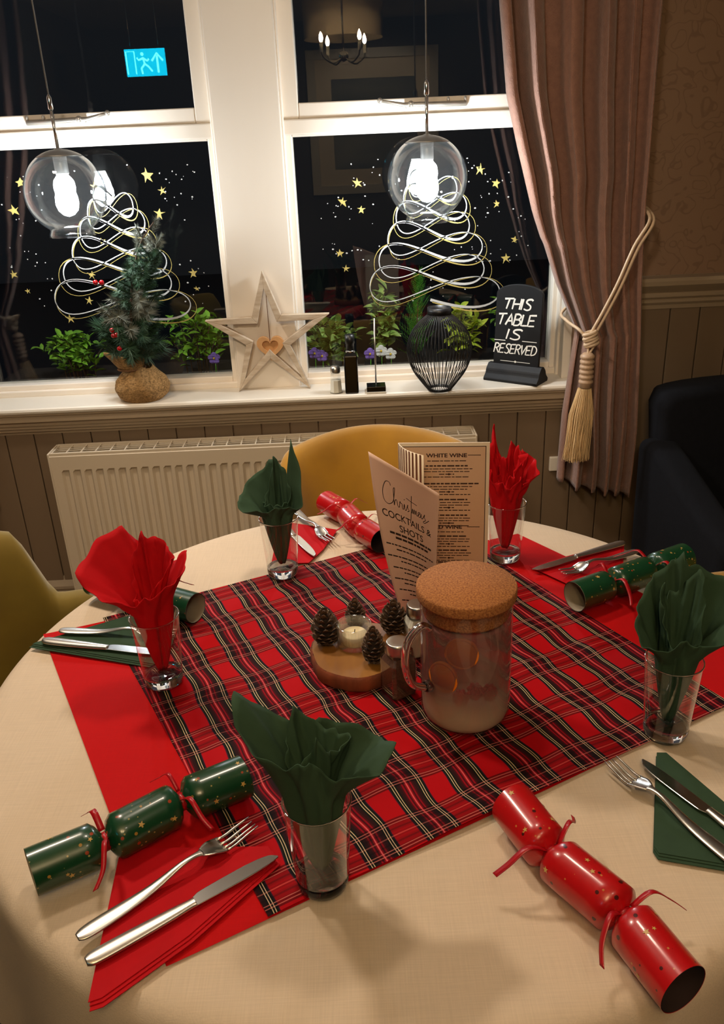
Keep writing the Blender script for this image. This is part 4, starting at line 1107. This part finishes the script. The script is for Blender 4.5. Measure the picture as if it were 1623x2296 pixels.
knife((-.289, .562), (-.110, .683), ZN, 'steel knife with a broad blade at the front left, below the fork')
fork((-.511, 1.184), (-.312, 1.150), ZN, 'steel fork behind the left tumbler, handle to the left')
knife((-.529, 1.155), (-.318, 1.097), ZN, 'steel knife with a bright blade lying behind the left tumbler')
fork((-.151, 1.653), (-.064, 1.470), ZN - .0008, 'steel fork at the far side, near the far red cracker')
knife((-.190, 1.62), (-.096, 1.414), ZN - .0008, 'steel knife with its tip beside the far green tumbler')
knife((.499, 1.413), (.304, 1.322), ZN - .0008, 'dark shaded steel knife at the far right')
fork((.512, 1.377), (.352, 1.296), ZN - .0008, 'steel fork at the far right, below the knife')
fork((.389, .640), (.296, .811), TZ + .0062, 'steel fork on the cream cloth at the front right')
knife((.440, .620), (.337, .814), TZ + .0066, 'steel knife across the green napkin at the front right')

# ------------------------------------------------------------------ christmas crackers
def cracker(c0, c1, r, mt, inside, label, rolls=0., bends=((0, 0), (0, 0)), ribbons=True, seed=1, lean=0., group=None, lift=(0, 0)):
    """axis from c0 to c1 (x,y); three tubes joined by pinched necks"""
    d = Vector((c1[0] - c0[0], c1[1] - c0[1], 0)); L_ = d.length; ax = math.atan2(d.y, d.x)
    root = thing('cracker', (c0[0], c0[1], TZ + .0046 + r * 1.06), label, 'christmas cracker', ax, group)
    a1, a2 = .315 * L_, .685 * L_; n1 = .022 * L_ * 2.2
    def yo(x):   # sideways wander
        return bends[0][0] * max(0, 1 - abs(x - a1) / (.3 * L_)) + bends[1][0] * max(0, 1 - abs(x - a2) / (.3 * L_))
    prof = [(0, 1), (a1 - n1, 1), (a1 - n1 * .55, .80), (a1 - n1 * .18, .40), (a1, .30), (a1 + n1 * .18, .40), (a1 + n1 * .55, .80), (a1 + n1, 1), (a2 - n1, 1), (a2 - n1 * .55, .80), (a2 - n1 * .18, .40), (a2, .30), (a2 + n1 * .18, .40), (a2 + n1 * .55, .80), (a2 + n1, 1), (L_, 1)]
    fine = []
    for (x, k), (x2, k2) in zip(prof, prof[1:]):
        m = 1 if abs(x2 - x) < .02 * 1 else 6
        for j in range(m): fine.append((x + (x2 - x) * j / m, k + (k2 - k) * j / m))
    fine.append(prof[-1])
    g = random.Random(seed); na = 40
    def build(r_in, fine):
        mb = MB(); vs = []
        for x, k in fine:
            pin = 1 - k
            for q in range(na):
                a = 2 * PI * q / na + pin * .5
                rr = r_in * k * (1 + .16 * pin * math.sin(8 * a + x * 40))
                # ends of each tube facet a little, as card rolled and tied
                vs.append((x, yo(x) + rr * math.cos(a), rr * math.sin(a) + lift[0] * max(0, 1 - x / (.4 * L_)) + lift[1] * max(0, 1 - (L_ - x) / (.4 * L_))))
        m = len(fine)
        mb.add(vs, [(j * na + q, (j + 1) * na + q, (j + 1) * na + (q + 1) % na, j * na + (q + 1) % na) for j in range(m - 1) for q in range(na)])
        return mb
    P('paper_tube', build(r, fine), mt, root)
    ins = [(x, k) for x, k in fine if x <= a1 - n1 * .5]; P('card_lining', build(r * .965, ins), inside, root)
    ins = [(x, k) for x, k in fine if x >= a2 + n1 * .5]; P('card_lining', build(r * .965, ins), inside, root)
    sp2 = MB()
    for k in range(16):
        x = g.choice([g.uniform(.03, .25), g.uniform(.38, .62), g.uniform(.75, .97)]) * L_; a = g.uniform(-.3, PI + .3); s = g.uniform(.0022, .0042); ro = g.uniform(0, 6)
        ps = star2(0, 0, s, ro, .42)
        e = lambda p: (x + p[0], yo(x) + (r + .0004) * math.cos(a + p[1] / r), (r + .0004) * math.sin(a + p[1] / r))
        sp2.add([e((0, 0))] + [e(p) for p in ps], [(0, i + 1, (i + 1) % 10 + 1) for i in range(10)])
    P('star_print', sp2, M['star_gold'], root, False, stuff=True)
    if ribbons:
        for kx, xx in ((0, a1), (1, a2)):
            rb = MB(); rr = r * .40
            rb.grid(lambda u, v: (xx + (v - .5) * .007, yo(xx) + rr * math.cos(2 * PI * u), rr * math.sin(2 * PI * u)), 24, 1, cu=True)
            P('ribbon_band', rb, M['rib_red'], root, solid=.0008)
            for sgn in (-1, 1):
                tl = g.uniform(.040, .058); y0 = yo(xx); ca = g.uniform(.25, 1.0) * (1 if g.random() < .5 else -1); fl = g.uniform(.3, .9)
                p = cr([(xx, y0 + sgn * rr * .7, rr * .9), (xx + .006 * ca, y0 + sgn * (rr + tl * .35), r * (.75 + .3 * fl)), (xx + .016 * ca, y0 + sgn * (rr + tl * .75), r * (.2 + .3 * fl)), (xx + .03 * ca, y0 + sgn * (rr + tl), r * (-.3 + .5 * fl))], 5)
                w2 = g.uniform(.004, .0075); mb = MB(); vs = []
                for i, q in enumerate(p): vs += [(q[0] - w2 * .5, q[1], q[2]), (q[0] + w2 * .5, q[1], q[2] + .001)]
                mb.add(vs, [(2 * i, 2 * i + 1, 2 * i + 3, 2 * i + 2) for i in range(len(p) - 1)])
                P('ribbon_tail', mb, M['rib_red'], root, solid=.0006)
    return root
cracker((-.372, .658), (-.158, .792), 0.0260, M['crk_green'], M['tube_card'], 'green Christmas cracker with red ribbons at the front left', seed=4, bends=((-.004, 0), (.004, 0)))
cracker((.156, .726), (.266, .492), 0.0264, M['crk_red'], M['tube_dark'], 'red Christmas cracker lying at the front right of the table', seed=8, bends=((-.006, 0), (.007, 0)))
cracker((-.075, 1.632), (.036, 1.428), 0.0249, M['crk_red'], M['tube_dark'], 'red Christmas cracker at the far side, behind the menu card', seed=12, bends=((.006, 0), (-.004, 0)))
cracker((.345, 1.184), (.572, 1.304), 0.0260, M['crk_green'], M['tube_card'], 'green Christmas cracker at the far right behind the right tumbler', seed=17)
cracker((-.490, 1.318), (-.286, 1.203), 0.0260, M['crk_green'], M['tube_card'], 'green Christmas cracker hidden behind the left red napkin', seed=23)

# ------------------------------------------------------------------ centrepiece
SZ = TZ + .0045
ws = thing('wood_slice', (-.012, 1.066, SZ), 'round wood slice with bark edge holding the candle and pine cones', 'wood slice')
def bl(u): return .078 * (1 + .025 * math.sin(2 * PI * u * 3 + 1) + .015 * math.sin(2 * PI * u * 7))
tp_ = MB().grid(lambda u, v: (bl(u) * v * .96 * math.cos(2 * PI * u) + 1e-5 * v, bl(u) * v * .96 * math.sin(2 * PI * u), .0242), 48, 6, cu=True)
P('cut_face', tp_, M['slice'], ws)
P('bark', MB().grid(lambda u, v: (bl(u) * (1 + .012 * math.sin(40 * PI * u + v * 4)) * [.97, 1.0, 1.0, .96][int(v * 3 + .5)] * math.cos(2 * PI * u), bl(u) * (1 + .012 * math.sin(40 * PI * u + v * 4)) * [.97, 1.0, 1.0, .96][int(v * 3 + .5)] * math.sin(2 * PI * u), [0, .003, .021, .0243][int(v * 3 + .5)]), 72, 3, cu=True), M['bark'], ws)
scm = MB()
scm.add([(0, -.0035, -.001), (0, .0035, -.001), (.009, -.0068, .001), (.009, .0068, .001), (.0135, -.0048, .0045), (.0135, .0048, .0045), (.0150, 0, .0062), (.009, 0, .0042), (.0128, 0, .0078)],
        [(0, 1, 3, 2), (2, 3, 5, 4), (4, 5, 6), (0, 2, 7), (1, 7, 3), (0, 7, 1), (2, 4, 8, 7), (3, 7, 8, 5), (4, 6, 8), (5, 8, 6)])
scale_me = scm.mesh('cone_scale', M['cone'], False)
def pinecone(x, y, h, rmax, seed, label):
    root = thing('pine_cone', (x, y, SZ + .0243), label, 'pine cone'); g = random.Random(seed)
    P('core', MB().lathe([(.0001, .002), (rmax * .45, .006), (rmax * .55, h * .3), (rmax * .4, h * .65), (.002, h * .94)], 12), M['cone_core'], root)
    rows = 9; k = 0
    for j in range(rows):
        t = (j + .3) / rows; z = h * (.05 + .87 * t)
        rr = rmax * interp([(0, .62), (.2, .95), (.4, 1.0), (.7, .74), (1, .28)], t) - .0135 * (.95 - .4 * t)
        nn = [8, 9, 9, 9, 8, 8, 7, 6, 4][j]
        for i in range(nn):
            a = 2 * PI * (i + .5 * (j % 2)) / nn + g.uniform(-.1, .1)
            tl = -.15 + .95 * t ** 1.3
            rel(None, 'cone_scale', scale_me, root, Matrix.Translation((max(.0005, rr) * math.cos(a), max(.0005, rr) * math.sin(a), z)) @ Matrix.Rotation(a, 4, 'Z') @ Matrix.Rotation(-tl + g.uniform(-.08, .08), 4, 'Y') @ Matrix.Scale((1.05 - .38 * t) * rmax / .021, 4))
pinecone(-.064, 1.082, .061, .0215, 1, 'pine cone at the left edge of the wood slice')
pinecone(-.018, 1.128, .050, .0175, 2, 'small pine cone behind the tealight holder')
pinecone(.042, 1.105, .055, .0215, 3, 'pine cone by the menu card, right of the tealight')
pinecone(.008, 1.026, .061, .0185, 4, 'slim pine cone at the front of the wood slice')
ch = thing('tealight_holder', (-.020, 1.078, SZ + .0243), 'ribbed glass tealight holder with a cream candle on the wood slice', 'candle')
def ribf(r0):
    return lambda u, v: ((r0 + .0007 * math.sin(2 * PI * u * 36)) * [1, 1, 1.0][0] * math.cos(2 * PI * u), (r0 + .0007 * math.sin(2 * PI * u * 36)) * math.sin(2 * PI * u), .002 + .034 * v)
hg = MB().grid(ribf(.0265), 216, 4, cu=True).grid(ribf(.0235), 216, 4, cu=True)
hg.grid(lambda u, v: ((.0235 + .0033 * v) * math.cos(2 * PI * u), (.0235 + .0033 * v) * math.sin(2 * PI * u), .0362 + .0008 * math.sin(PI * v)), 64, 3, cu=True)
hg.lathe([(.0001, .0005), (.0265, .0005), (.0265, .003)], 32, cap=False)
P('holder_glass', hg, M['ribglass'], ch)
P('candle', MB().lathe([(.0001, .004), (.019, .004), (.0195, .006), (.0195, .019), (.018, .0205), (.0001, .0195)], 32), M['wax'], ch)
P('wick', MB().tube([(0, 0, .019), (.001, 0, .026)], .0007, 5), M['black'], ch)
def shaker(x, y, fillm, label, rot=.5):
    root = thing('condiment_shaker', (x, y, SZ - .0008), label, 'shaker', rot)
    def sq(r, z): return [(r * c, r * s, z) for c, s in ((.8, -1), (1, -.8), (1, .8), (.8, 1), (-.8, 1), (-1, .8), (-1, -.8), (-.8, -1))]
    def body(lv):
        mb = MB(); vs = []
        for r, z in lv: vs += sq(r, z)
        m = len(lv)
        return mb.add(vs, [(j * 8 + i, j * 8 + (i + 1) % 8, (j + 1) * 8 + (i + 1) % 8, (j + 1) * 8 + i) for j in range(m - 1) for i in range(8)] + [tuple(reversed(range(8))), tuple(range((m - 1) * 8, m * 8))])
    P('glass_body', body([(.0195, 0), (.0205, .003), (.0205, .058), (.0155, .067), (.0150, .072)]), M['glass'], root, False, bev=.001)
    P('filling', body([(.0185, .003), (.0190, .005), (.0190, .056), (.0140, .065)]), fillm, root, False)
    P('metal_cap', MB().lathe([(.0155, .068), (.0172, .069), (.0172, .076), (.0172, .0835), (.0169, .0855), (.0160, .0867), (.0148, .0871), (.008, .0872), (.0001, .0872)], 28), M['steel'], root)
    return root
shaker(.042, .985, M['pepper'], 'pepper shaker full of brown ground pepper beside the jug')
shaker(.078, 1.085, M['salt'], 'salt shaker with a steel cap hidden behind the jug handle', .2)

# jug
jg = thing('water_jug', (.130, .930, SZ), 'large glass water jug with a flat cork lid and fruit inside', 'jug')
P('glass_wall', MB().lathe([(.0001, .002), (.046, .002), (.050, .0025), (.054, .0045), (.057, .0075), (.059, .0115), (.060, .016), (.0604, .022), (.0606, .03)] + [(.0606, .03 + .012 * k) for k in range(1, 13)] + [(.0608, .1865), (.0614, .189), (.0624, .1905), (.0618, .1915), (.0606, .1905)], 80, cap=False), M['jugglass'], jg)
P('water', MB().lathe([(.0001, .004), (.045, .004), (.0495, .005), (.053, .007), (.056, .0105), (.0575, .015), (.0585, .022), (.0588, .03)] + [(.0588, .03 + .012 * k) for k in range(1, 11)] + [(.0588, .157), (.058, .158), (.0001, .158)], 64), M['water'], jg)
P('cork_lid', MB().lathe([(.0001, .164), (.056, .164), (.0575, .168), (.0575, .1885), (.0640, .1885), (.0650, .191), (.0650, .202), (.0635, .2045), (.0001, .2045)], 64), M['cork'], jg)
hd_ = Vector((-.86, -.50, 0)).normalized()
hp_ = cr([tuple(hd_ * .059 + Vector((0, 0, .158))), tuple(hd_ * .072 + Vector((0, 0, .166))), tuple(hd_ * .092 + Vector((0, 0, .150))), tuple(hd_ * .097 + Vector((0, 0, .115))), tuple(hd_ * .088 + Vector((0, 0, .085))), tuple(hd_ * .070 + Vector((0, 0, .072))), tuple(hd_ * .059 + Vector((0, 0, .070)))], 6)
P('handle', MB().tube(hp_, .0062, 14, sq=.75), M['solidglass'], jg)
P('handle_knob', MB().sphere(tuple(hd_ * .061 + Vector((0, 0, .070))), (.010, .010, .008), 14, 10), M['solidglass'], jg)
def slice_(x, y, z, rx, rz_, label):
    th = thing('orange_slice', (.130 + x, .930 + y, SZ + z), label, 'fruit', rz_); th.rotation_euler = (rx, 0, rz_)
    P('flesh', MB().lathe([(.0001, -.002), (.019, -.002), (.019, .002), (.0001, .002)], 24), M['orange'], th)
    P('peel', MB().lathe([(.019, -.0022), (.0218, -.0022), (.0218, .0022), (.019, .0022), (.019, -.0022)], 24, cap=False), M['orange'], th)
slice_(-.034, -.041, .090, R(86), -.7, 'orange slice low in the water jug')
slice_(-.012, -.0515, .132, R(86), -.25, 'orange slice near the top of the water jug')
for k, (x, y, z) in enumerate(((.006, -.047, .070), (.026, -.040, .062), (-.012, -.044, .058))):
    th = thing('raspberry', (.130 + x, .930 + y, SZ + z), ('left', 'right', 'lowest')[(0, 1, 2)[k]].replace('left', 'topmost').replace('right', 'rightmost') + ' red berry in the water jug', 'fruit')
    mb = MB()
    for i in range(26):
        t = i / 26; ph_ = math.acos(1 - 2 * (t + .02)); a = i * 2.4
        mb.sphere((.008 * math.sin(ph_) * math.cos(a), .008 * math.sin(ph_) * math.sin(a), .0095 * math.cos(ph_)), .0036, 6, 4)
    P('drupelets', mb, M['redfruit'], th)

# ------------------------------------------------------------------ menus
def dashes(mb, fn, cx, z, w_, h_, g, al=1.):
    x = cx - w_ / 2
    while x < cx + w_ / 2 - .003:
        l = min(g.uniform(.004, .013), cx + w_ / 2 - x)
        mb.add([fn(x, z), fn(x + l, z), fn(x + l, z + h_), fn(x, z + h_)], [(0, 1, 2, 3)]); x += l + .0016
TLc, TRc = Vector((.014, 1.206, 1.045)), Vector((.117, 1.138, .997 + .0)); BLc, BRc = Vector((.058, 1.204, SZ)), Vector((.109, 1.163, SZ))
CW, CH = .125, .29
def cardf(x, z, o=0.):
    """x in -CW/2..CW/2, z 0..CH on the card; gently bowed"""
    u = x / CW + .5; v = z / CH
    p = (TLc * (1 - u) + TRc * u) * v + (BLc * (1 - u) + BRc * u) * (1 - v)
    nrm = Vector((-.55, -.83, .06)).normalized()
    bow = .016 * (1 - 4 * (u - .5) ** 2) * (1 - v) ** .6 - .012 * math.sin(PI * v) * (1 - u)
    return tuple(p - nrm * bow + nrm * o)
cc = thing('menu_card', (.075, 1.175, SZ), 'pale pink Christmas cocktails and shots card standing behind the jug', 'menu')
P('card', MB().grid(lambda u, v: cardf((u - .5) * CW, v * CH), 24, 36), M['paper_card'], cc, world=True, solid=.0006)
ink = MB(); fo = lambda x, z: cardf(x, z, .0006)
S_ = .0072; cz0 = .216; cx0_ = -.047
script = [[(2.6, 9.2), (2.3, 10), (1.3, 9.6), (.35, 7), (.4, 4.6), (1.4, 3.8), (2.7, 4.9), (3.3, 7.2), (3.6, 9.0), (3.25, 8.6), (3.05, 6), (3.0, 4.1), (3.3, 5.4), (3.75, 5.9), (3.95, 4.4), (4.3, 4.2), (4.65, 5.9), (4.85, 5.5), (5.15, 5.5), (5.15, 4.3), (5.45, 4.2), (5.8, 5.8), (5.85, 4.3), (6.2, 4.3), (6.75, 6.1), (6.65, 5.2), (7.0, 4.5), (6.5, 4.0)],
          [(8.0, 9.4), (7.75, 7), (7.5, 4), (7.2, 1.8), (7.0, .9)], [(6.5, 7.9), (7.6, 7.6), (9.3, 7.4)],
          [(7.7, 4.2), (8.0, 5.7), (8.1, 4.2), (8.45, 5.7), (8.6, 4.3), (8.95, 5.7), (9.1, 4.3), (9.5, 4.6), (10.1, 5.7), (9.6, 5.5), (9.6, 4.4), (10.1, 4.4), (10.35, 5.6), (10.4, 4.3), (10.8, 4.5), (11.4, 6.0), (11.25, 5.1), (11.6, 4.4), (10.9, 3.5), (11.4, 3.4), (12.6, 4.9)]]
for s_ in script:
    ribbon(ink, [(cx0_ + a * .0072, cz0 + (b - 4) * .0066) for a, b in cr(s_, 5)], .00125, fo)
ribbon(ink, [(cx0_ + 5.85 * .0072, cz0 + 3.0 * .0066), (cx0_ + 5.95 * .0072, cz0 + 3.2 * .0066)], .0016, fo)
text_mb(ink, 'COCKTAILS &', .0185, lambda x, z: fo(x - .002, z + .190), bold=.0002, sx=.86)
text_mb(ink, 'SHOTS', .0185, lambda x, z: fo(x + .004, z + .169), bold=.0002, sx=.90)
g = random.Random(5)
for (z, w_) in ((.160, .095), (.152, .075)): dashes(ink, fo, .005, z, w_, .0042, g)
for blk in range(6):
    z0_ = .138 - blk * .0225
    for k, w_ in enumerate(((.108, .070), (.112, .060), (.100, .055), (.106, .066), (.098, .05), (.10, .06))[blk]):
        dashes(ink, fo, 0, z0_ - k * .0085, w_, .0026, g)
P('printing', ink, M['ink2'], cc, False, world=True, label='dark printed lettering')
wm_ = thing('wine_menu', (.145, 1.325, SZ), 'tall wine menu with a brown striped fold standing behind the pink card', 'menu')
w0, w1 = Vector((.0672, 1.335, 0)), Vector((.2214, 1.318, 0)); WH = .257
def winef(x, z, o=0.):
    p = w0.lerp(w1, x / .155); return (p.x, p.y - o, SZ + z)
P('page', MB().grid(lambda u, v: winef(u * .155, v * WH), 4, 4), M['menu_cream'], wm_, False, world=True, solid=.0016)
pg = MB()
for a in (.007,): pg.add([winef(x, z, .001) for x, z in ((a, a), (.155 - a, a), (.155 - a, WH - a), (a, WH - a))], [(0, 1, 2, 3)])
P('panel_print', pg, M['paper_menu'], wm_, False, world=True)
wi = MB(); fw = lambda x, z: winef(x, z, .0016)
for (x0, x1, z0, z1) in ((.006, .149, .006, .0072), (.006, .149, WH - .0072, WH - .006), (.006, .0072, .006, WH - .006), (.1478, .149, .006, WH - .006)):
    wi.add([fw(x0, z0), fw(x1, z0), fw(x1, z1), fw(x0, z1)], [(0, 1, 2, 3)])
def whead(s, z):
    text_mb(wi, s, .0098, lambda x, zz: fw(x + .082, zz + z), bold=.0003, sx=1.18)
    for a, b in ((.022, .040), (.118, .140)): wi.add([fw(a, z + .003), fw(b, z + .003), fw(b, z + .0042), fw(a, z + .0042)], [(0, 1, 2, 3)])
whead('WHITE WINE', .231); whead('RED WINE', .096)
g = random.Random(8)
dashes(wi, fw, .082, .2235, .066, .0016, g); dashes(wi, fw, .082, .089, .060, .0016, g)
for zt in (.214, .181, .151, .121, .080, .052, .028):
    for k, (w_, h_) in enumerate(((.072 if zt != .181 else .11, .0026), (.088, .0015), (.078, .0015), (.026, .0018), (.082, .0016))):
        if zt - k * .005 > .012: dashes(wi, fw, .082, zt - k * .0050, w_, h_, g)
    wi.add([fw(.086 + .002 * math.cos(q * PI / 5), zt - .0142 + .002 * math.sin(q * PI / 5)) for q in range(10)], [tuple(range(10))])
P('printing', wi, M['ink'], wm_, False, world=True, label='brown printed wine list')
f0, f1 = Vector((.0672, 1.335, 0)), Vector((.1046, 1.268, 0))
def flap(u, v):
    a = f0.lerp(f1, u); a += Vector((-.83, -.50, 0)) * .008 * math.sin(PI * u)
    return (a.x, a.y, SZ + v * WH)
P('striped_fold', MB().grid(flap, 10, 4), M['menu_cream'], wm_, world=True, solid=.001)
sm = MB()
for k in range(9):
    u0 = (k + .3) / 9.2; u1 = u0 + .055
    for sd in (.0012,):
        def off(u, v):
            p = flap(u, v); return (p[0] + sd * .85, p[1] - sd * .5, p[2])
        def off2(u, v):
            p = flap(u, v); return (p[0] - sd * .85, p[1] - sd * .5, p[2])
        sm.add([off(u0, 0.0), off(u1, 0), off(u1, 1), off(u0, 1)], [(0, 1, 2, 3)])
        sm.add([off2(u0, 0.0), off2(u1, 0), off2(u1, 1), off2(u0, 1)], [(0, 1, 2, 3)])
P('stripe_print', sm, M['stripe'], wm_, False, world=True)

# ------------------------------------------------------------------ chairs
def tub_chair(label, loc, rz, ro=.27, top=.84, arm=.665, olive=False, e0=46, e1=34):
    root = thing('tub_chair', loc, label, 'chair', rz)       # faces local -y, back at +y
    mb = MB(); A_ = R(118)
    def fn(u, v):
        th = -A_ + 2 * A_ * u; k = abs(th)
        e = max(0, min(1, (k - R(e0)) / R(e1))); e = e * e * (3 - 2 * e)
        zt = top - .012 * (k / R(e0)) ** 2 * (1 - e) - (top - arm - .01) * e
        lo = .40; tk = .036
        stretch = 1 + .10 * math.cos(2 * th)
        a = 2 * PI * v; ca, sa_ = math.cos(a), math.sin(a)
        # rounded upright section
        zz = (zt + lo) / 2 + (zt - lo) / 2 * (abs(sa_) ** .5) * (1 if sa_ > 0 else -1)
        rr = (ro - tk) + tk * (abs(ca) ** .7) * (1 if ca > 0 else -1) + .045 * ((zz - lo) / .44) * (1 - .6 * e)
        end = max(0, (k - R(108)) / R(10)); 
        return (rr * math.sin(th) * .98, rr * math.cos(th) * stretch, zz)
    mb.grid(fn, 72, 28, cv=True)
    for uu in (0., 1.):
        ring = [fn(uu, j / 28) for j in range(28)]; mb.add(ring, [tuple(range(28)) if uu == 0 else tuple(reversed(range(28)))])
    P('backrest', mb, M['velvet'] if not olive else M['velvet_o'], root)
    st_ = MB().lathe([(.0001, .36), (.20, .36), (.222, .375), (.226, .42), (.215, .455), (.18, .468), (.0001, .472)], 40, (0, -.03, 0))
    P('seat', st_, M['velvet'] if not olive else M['velvet_o'], root)
    for sx_ in (-1, 1):
        for sy in (-1, 1):
            P('leg', MB().tube([(sx_ * .15, sy * .14 - .02, .37), (sx_ * .20, sy * .19 - .02, 0)], [.018, .010], 10), M['wood_leg'], root)
    return root
tub_chair('mustard velvet tub chair between the table and the radiator', (.040, 1.66, 0), 0.0)
tub_chair('olive mustard velvet tub chair at the left edge of the table', (-.545, 1.225, 0), PI / 2 - .05, arm=.672, olive=True, e0=54, e1=16)
tub_chair('mustard velvet tub chair tucked in at the right edge of the table', (.73, 1.19, 0), -PI / 2 - .05)
nv_ = thing('armchair', (1.19, 2.05, -.055), 'dark navy armchair with sloping arms by the right wall', 'armchair', .04)
def rbox(name, x0, x1, y0, y1, z0, z1, bev, fn=None):
    mb = MB(); nx, ny, nz = 8, 6, 8
    mb.box(x0, x1, y0, y1, z0, z1)
    return P(name, mb, M['navy'], nv_, True, bev=bev, seg=4)
bk = MB(); ol = [(-.285, .36), (.285, .36), (.305, .80), (.29, .835)] + [(.29 * math.cos(a), .835 + .03 * math.sin(a)) for a in [PI * k / 12 for k in range(1, 12)]] + [(-.29, .835), (-.305, .80)]
bk.prism(ol, .16, .29, lambda x, z, y: (x, y + (z - .36) * .16, z))
P('backrest', bk, M['navy'], nv_, True, bev=.035, seg=4)
for s in (-1, 1):
    ap = [(-.30, .10), (.27, .10), (.30, .70), (.20, .715), (.05, .68), (-.14, .635), (-.26, .625), (-.30, .60)]
    mb = MB().prism(ap, 0, .095, lambda y, z, x: (s * (.345 - x), y, z))
    if s > 0: mb.f = [tuple(reversed(f)) for f in mb.f]
    P('arm', mb, M['navy'], nv_, True, bev=.03, seg=4)
rbox('seat_base', -.25, .25, -.28, .26, .10, .33, .01)
rbox('seat_cushion', -.248, .248, -.30, .20, .33, .46, .035)
for sx_ in (-1, 1):
    for sy in (-1, 1): P('leg', MB().tube([(sx_ * .27, sy * .24, .11), (sx_ * .29, sy * .26, 0)], [.022, .014], 8), M['wood_leg'], nv_)

# ------------------------------------------------------------------ behind the camera (seen in the panes)
pc = thing('framed_picture', (.275, -3.195, 1.55), 'large framed landscape print on the back wall, reflected in the right pane', 'picture')
for (x0, x1, z0, z1) in ((-.60, .60, .64, .72), (-.60, .60, -.5, -.42), (-.60, -.52, -.42, .64), (.52, .60, -.42, .64)): P('frame_bar', MB().box(x0, x1, 0, .03, z0, z1), M['pframe'], pc, False, bev=.004)
P('mount', MB().box(-.52, .52, .002, .008, -.42, .64), M['menu_cream'], pc, False)
P('print', MB().box(-.38, .38, .008, .010, -.28, .48), M['picture'], pc, False)
ex = thing('exit_sign', (-1.41, -1.50, 2.075), 'lit blue emergency exit sign with running figure hanging behind the camera', 'exit sign')
P('housing', MB().box(-.15, .15, -.03, 0, -.085, .10), M['black'], ex, False, bev=.004)
P('hanger', MB().tube([(-.1, -.015, .10), (-.1, -.015, .425)], .004, 6).tube([(.1, -.015, .10), (.1, -.015, .425)], .004, 6), M['steel'], ex)
P('lit_panel', MB().box(-.145, .145, 0, .003, -.08, .095), M['exit_c'], ex, False)
pm = MB(); fe = lambda x, z: (x, .0045, z)
for c in (.085,):
    ribbon(pm, [(c, -.06), (c, .05)], .014, fe); ribbon(pm, [(c - .04, .015), (c, .065), (c + .04, .015)], .014, fe)
ribbon(pm, [(-.135, -.065), (-.135, .08), (-.075, .08), (-.075, -.065)], .008, fe)
pm.add([fe(-.02 + .012 * math.cos(q * PI / 6), .062 + .012 * math.sin(q * PI / 6)) for q in range(12)], [tuple(range(12))])
for s_ in ([(-.018, .042), (-.008, .0)], [(-.008, 0), (-.035, -.03), (-.03, -.065)], [(-.008, 0), (.018, -.02), (.042, -.05)], [(-.016, .036), (-.048, .024), (-.06, .04)], [(-.016, .036), (.012, .018), (.026, .03)]): ribbon(pm, s_, .012, fe)
P('pictogram', pm, M['exit_w'], ex, False)
cd_ = thing('chandelier', (.015, -.50, 2.5), 'small chandelier with four candle bulbs behind the camera, reflected in the pane', 'chandelier')
P('rod', MB().tube([(0, 0, 0), (0, 0, -.5)], .006, 8), M['chrome'], cd_)
P('rose', MB().lathe([(.0001, -.025), (.05, -.02), (.055, 0)], 20), M['chrome'], cd_)
P('hub', MB().sphere((0, 0, -.52), .03, 16, 10), M['chrome'], cd_)
for k in range(4):
    a = PI / 4 + k * PI / 2 + .15; dx, dy = math.cos(a), math.sin(a)
    P('arm', MB().tube(cr([(0, 0, -.52), (.08 * dx, .08 * dy, -.56), (.15 * dx, .15 * dy, -.53), (.165 * dx, .165 * dy, -.50)], 5), .005, 8), M['chrome'], cd_)
    P('candle_sleeve', MB().lathe([(.011, -.50), (.011, -.45), (.0001, -.449)], 12, (.165 * dx, .165 * dy, 0)), M['salt'], cd_)
    P('bulb', MB().lathe([(.0001, -.451), (.008, -.445), (.013, -.43), (.009, -.41), (.0001, -.392)], 12, (.165 * dx, .165 * dy, 0)), M['candle_bulb'], cd_)
ds = thing('drum_pendant', (.02, -.95, 2.5), 'wide drum lampshade hanging behind the camera, reflected in the pane', 'lamp')
P('shade', MB().lathe([(.26, -.38), (.26, -.16)], 40, cap=False), M['lampshade'], ds, solid=.003)
P('spider', MB().tube([(-.26, 0, -.17), (.26, 0, -.17)], .003, 6).tube([(0, -.26, -.17), (0, .26, -.17)], .003, 6), M['chrome'], ds)
P('flex', MB().tube([(0, 0, 0), (0, 0, -.2)], .003, 6), M['cord'], ds)
P('lamp', MB().sphere((0, 0, -.24), .035, 12, 8).tube([(0, 0, -.17), (0, 0, -.22)], .012, 10), M['salt'], ds)

# ------------------------------------------------------------------ things of a kind share a group
GROUPS = {'tumbler': 'tumblers on the table', 'napkin': 'paper napkins standing in the tumblers', 'folded_napkin': 'folded napkins under the cutlery', 'fork': 'steel forks on the table', 'knife': 'steel knives on the table',
          'cracker': 'Christmas crackers on the table', 'pine_cone': 'pine cones on the wood slice', 'shrub': 'shrubs in the window planter', 'pansy': 'pansies in the window planter', 'tub_chair': 'velvet tub chairs around the table',
          'pendant_lamp': 'globe pendants in front of the windows', 'ceiling_downlight': 'recessed ceiling downlights', 'curtain': 'curtains beside the windows', 'curtain_tieback': 'rope tiebacks', 'tieback_hook': 'tieback hooks',
          'condiment_shaker': 'shakers beside the jug', 'orange_slice': 'orange slices in the jug', 'raspberry': 'red berries in the jug', 'painted_tree': 'painted trees on the panes'}
for o in bpy.data.objects:
    k = o.name.split('.')[0]
    if o.parent is None and k in GROUPS: o['group'] = GROUPS[k]
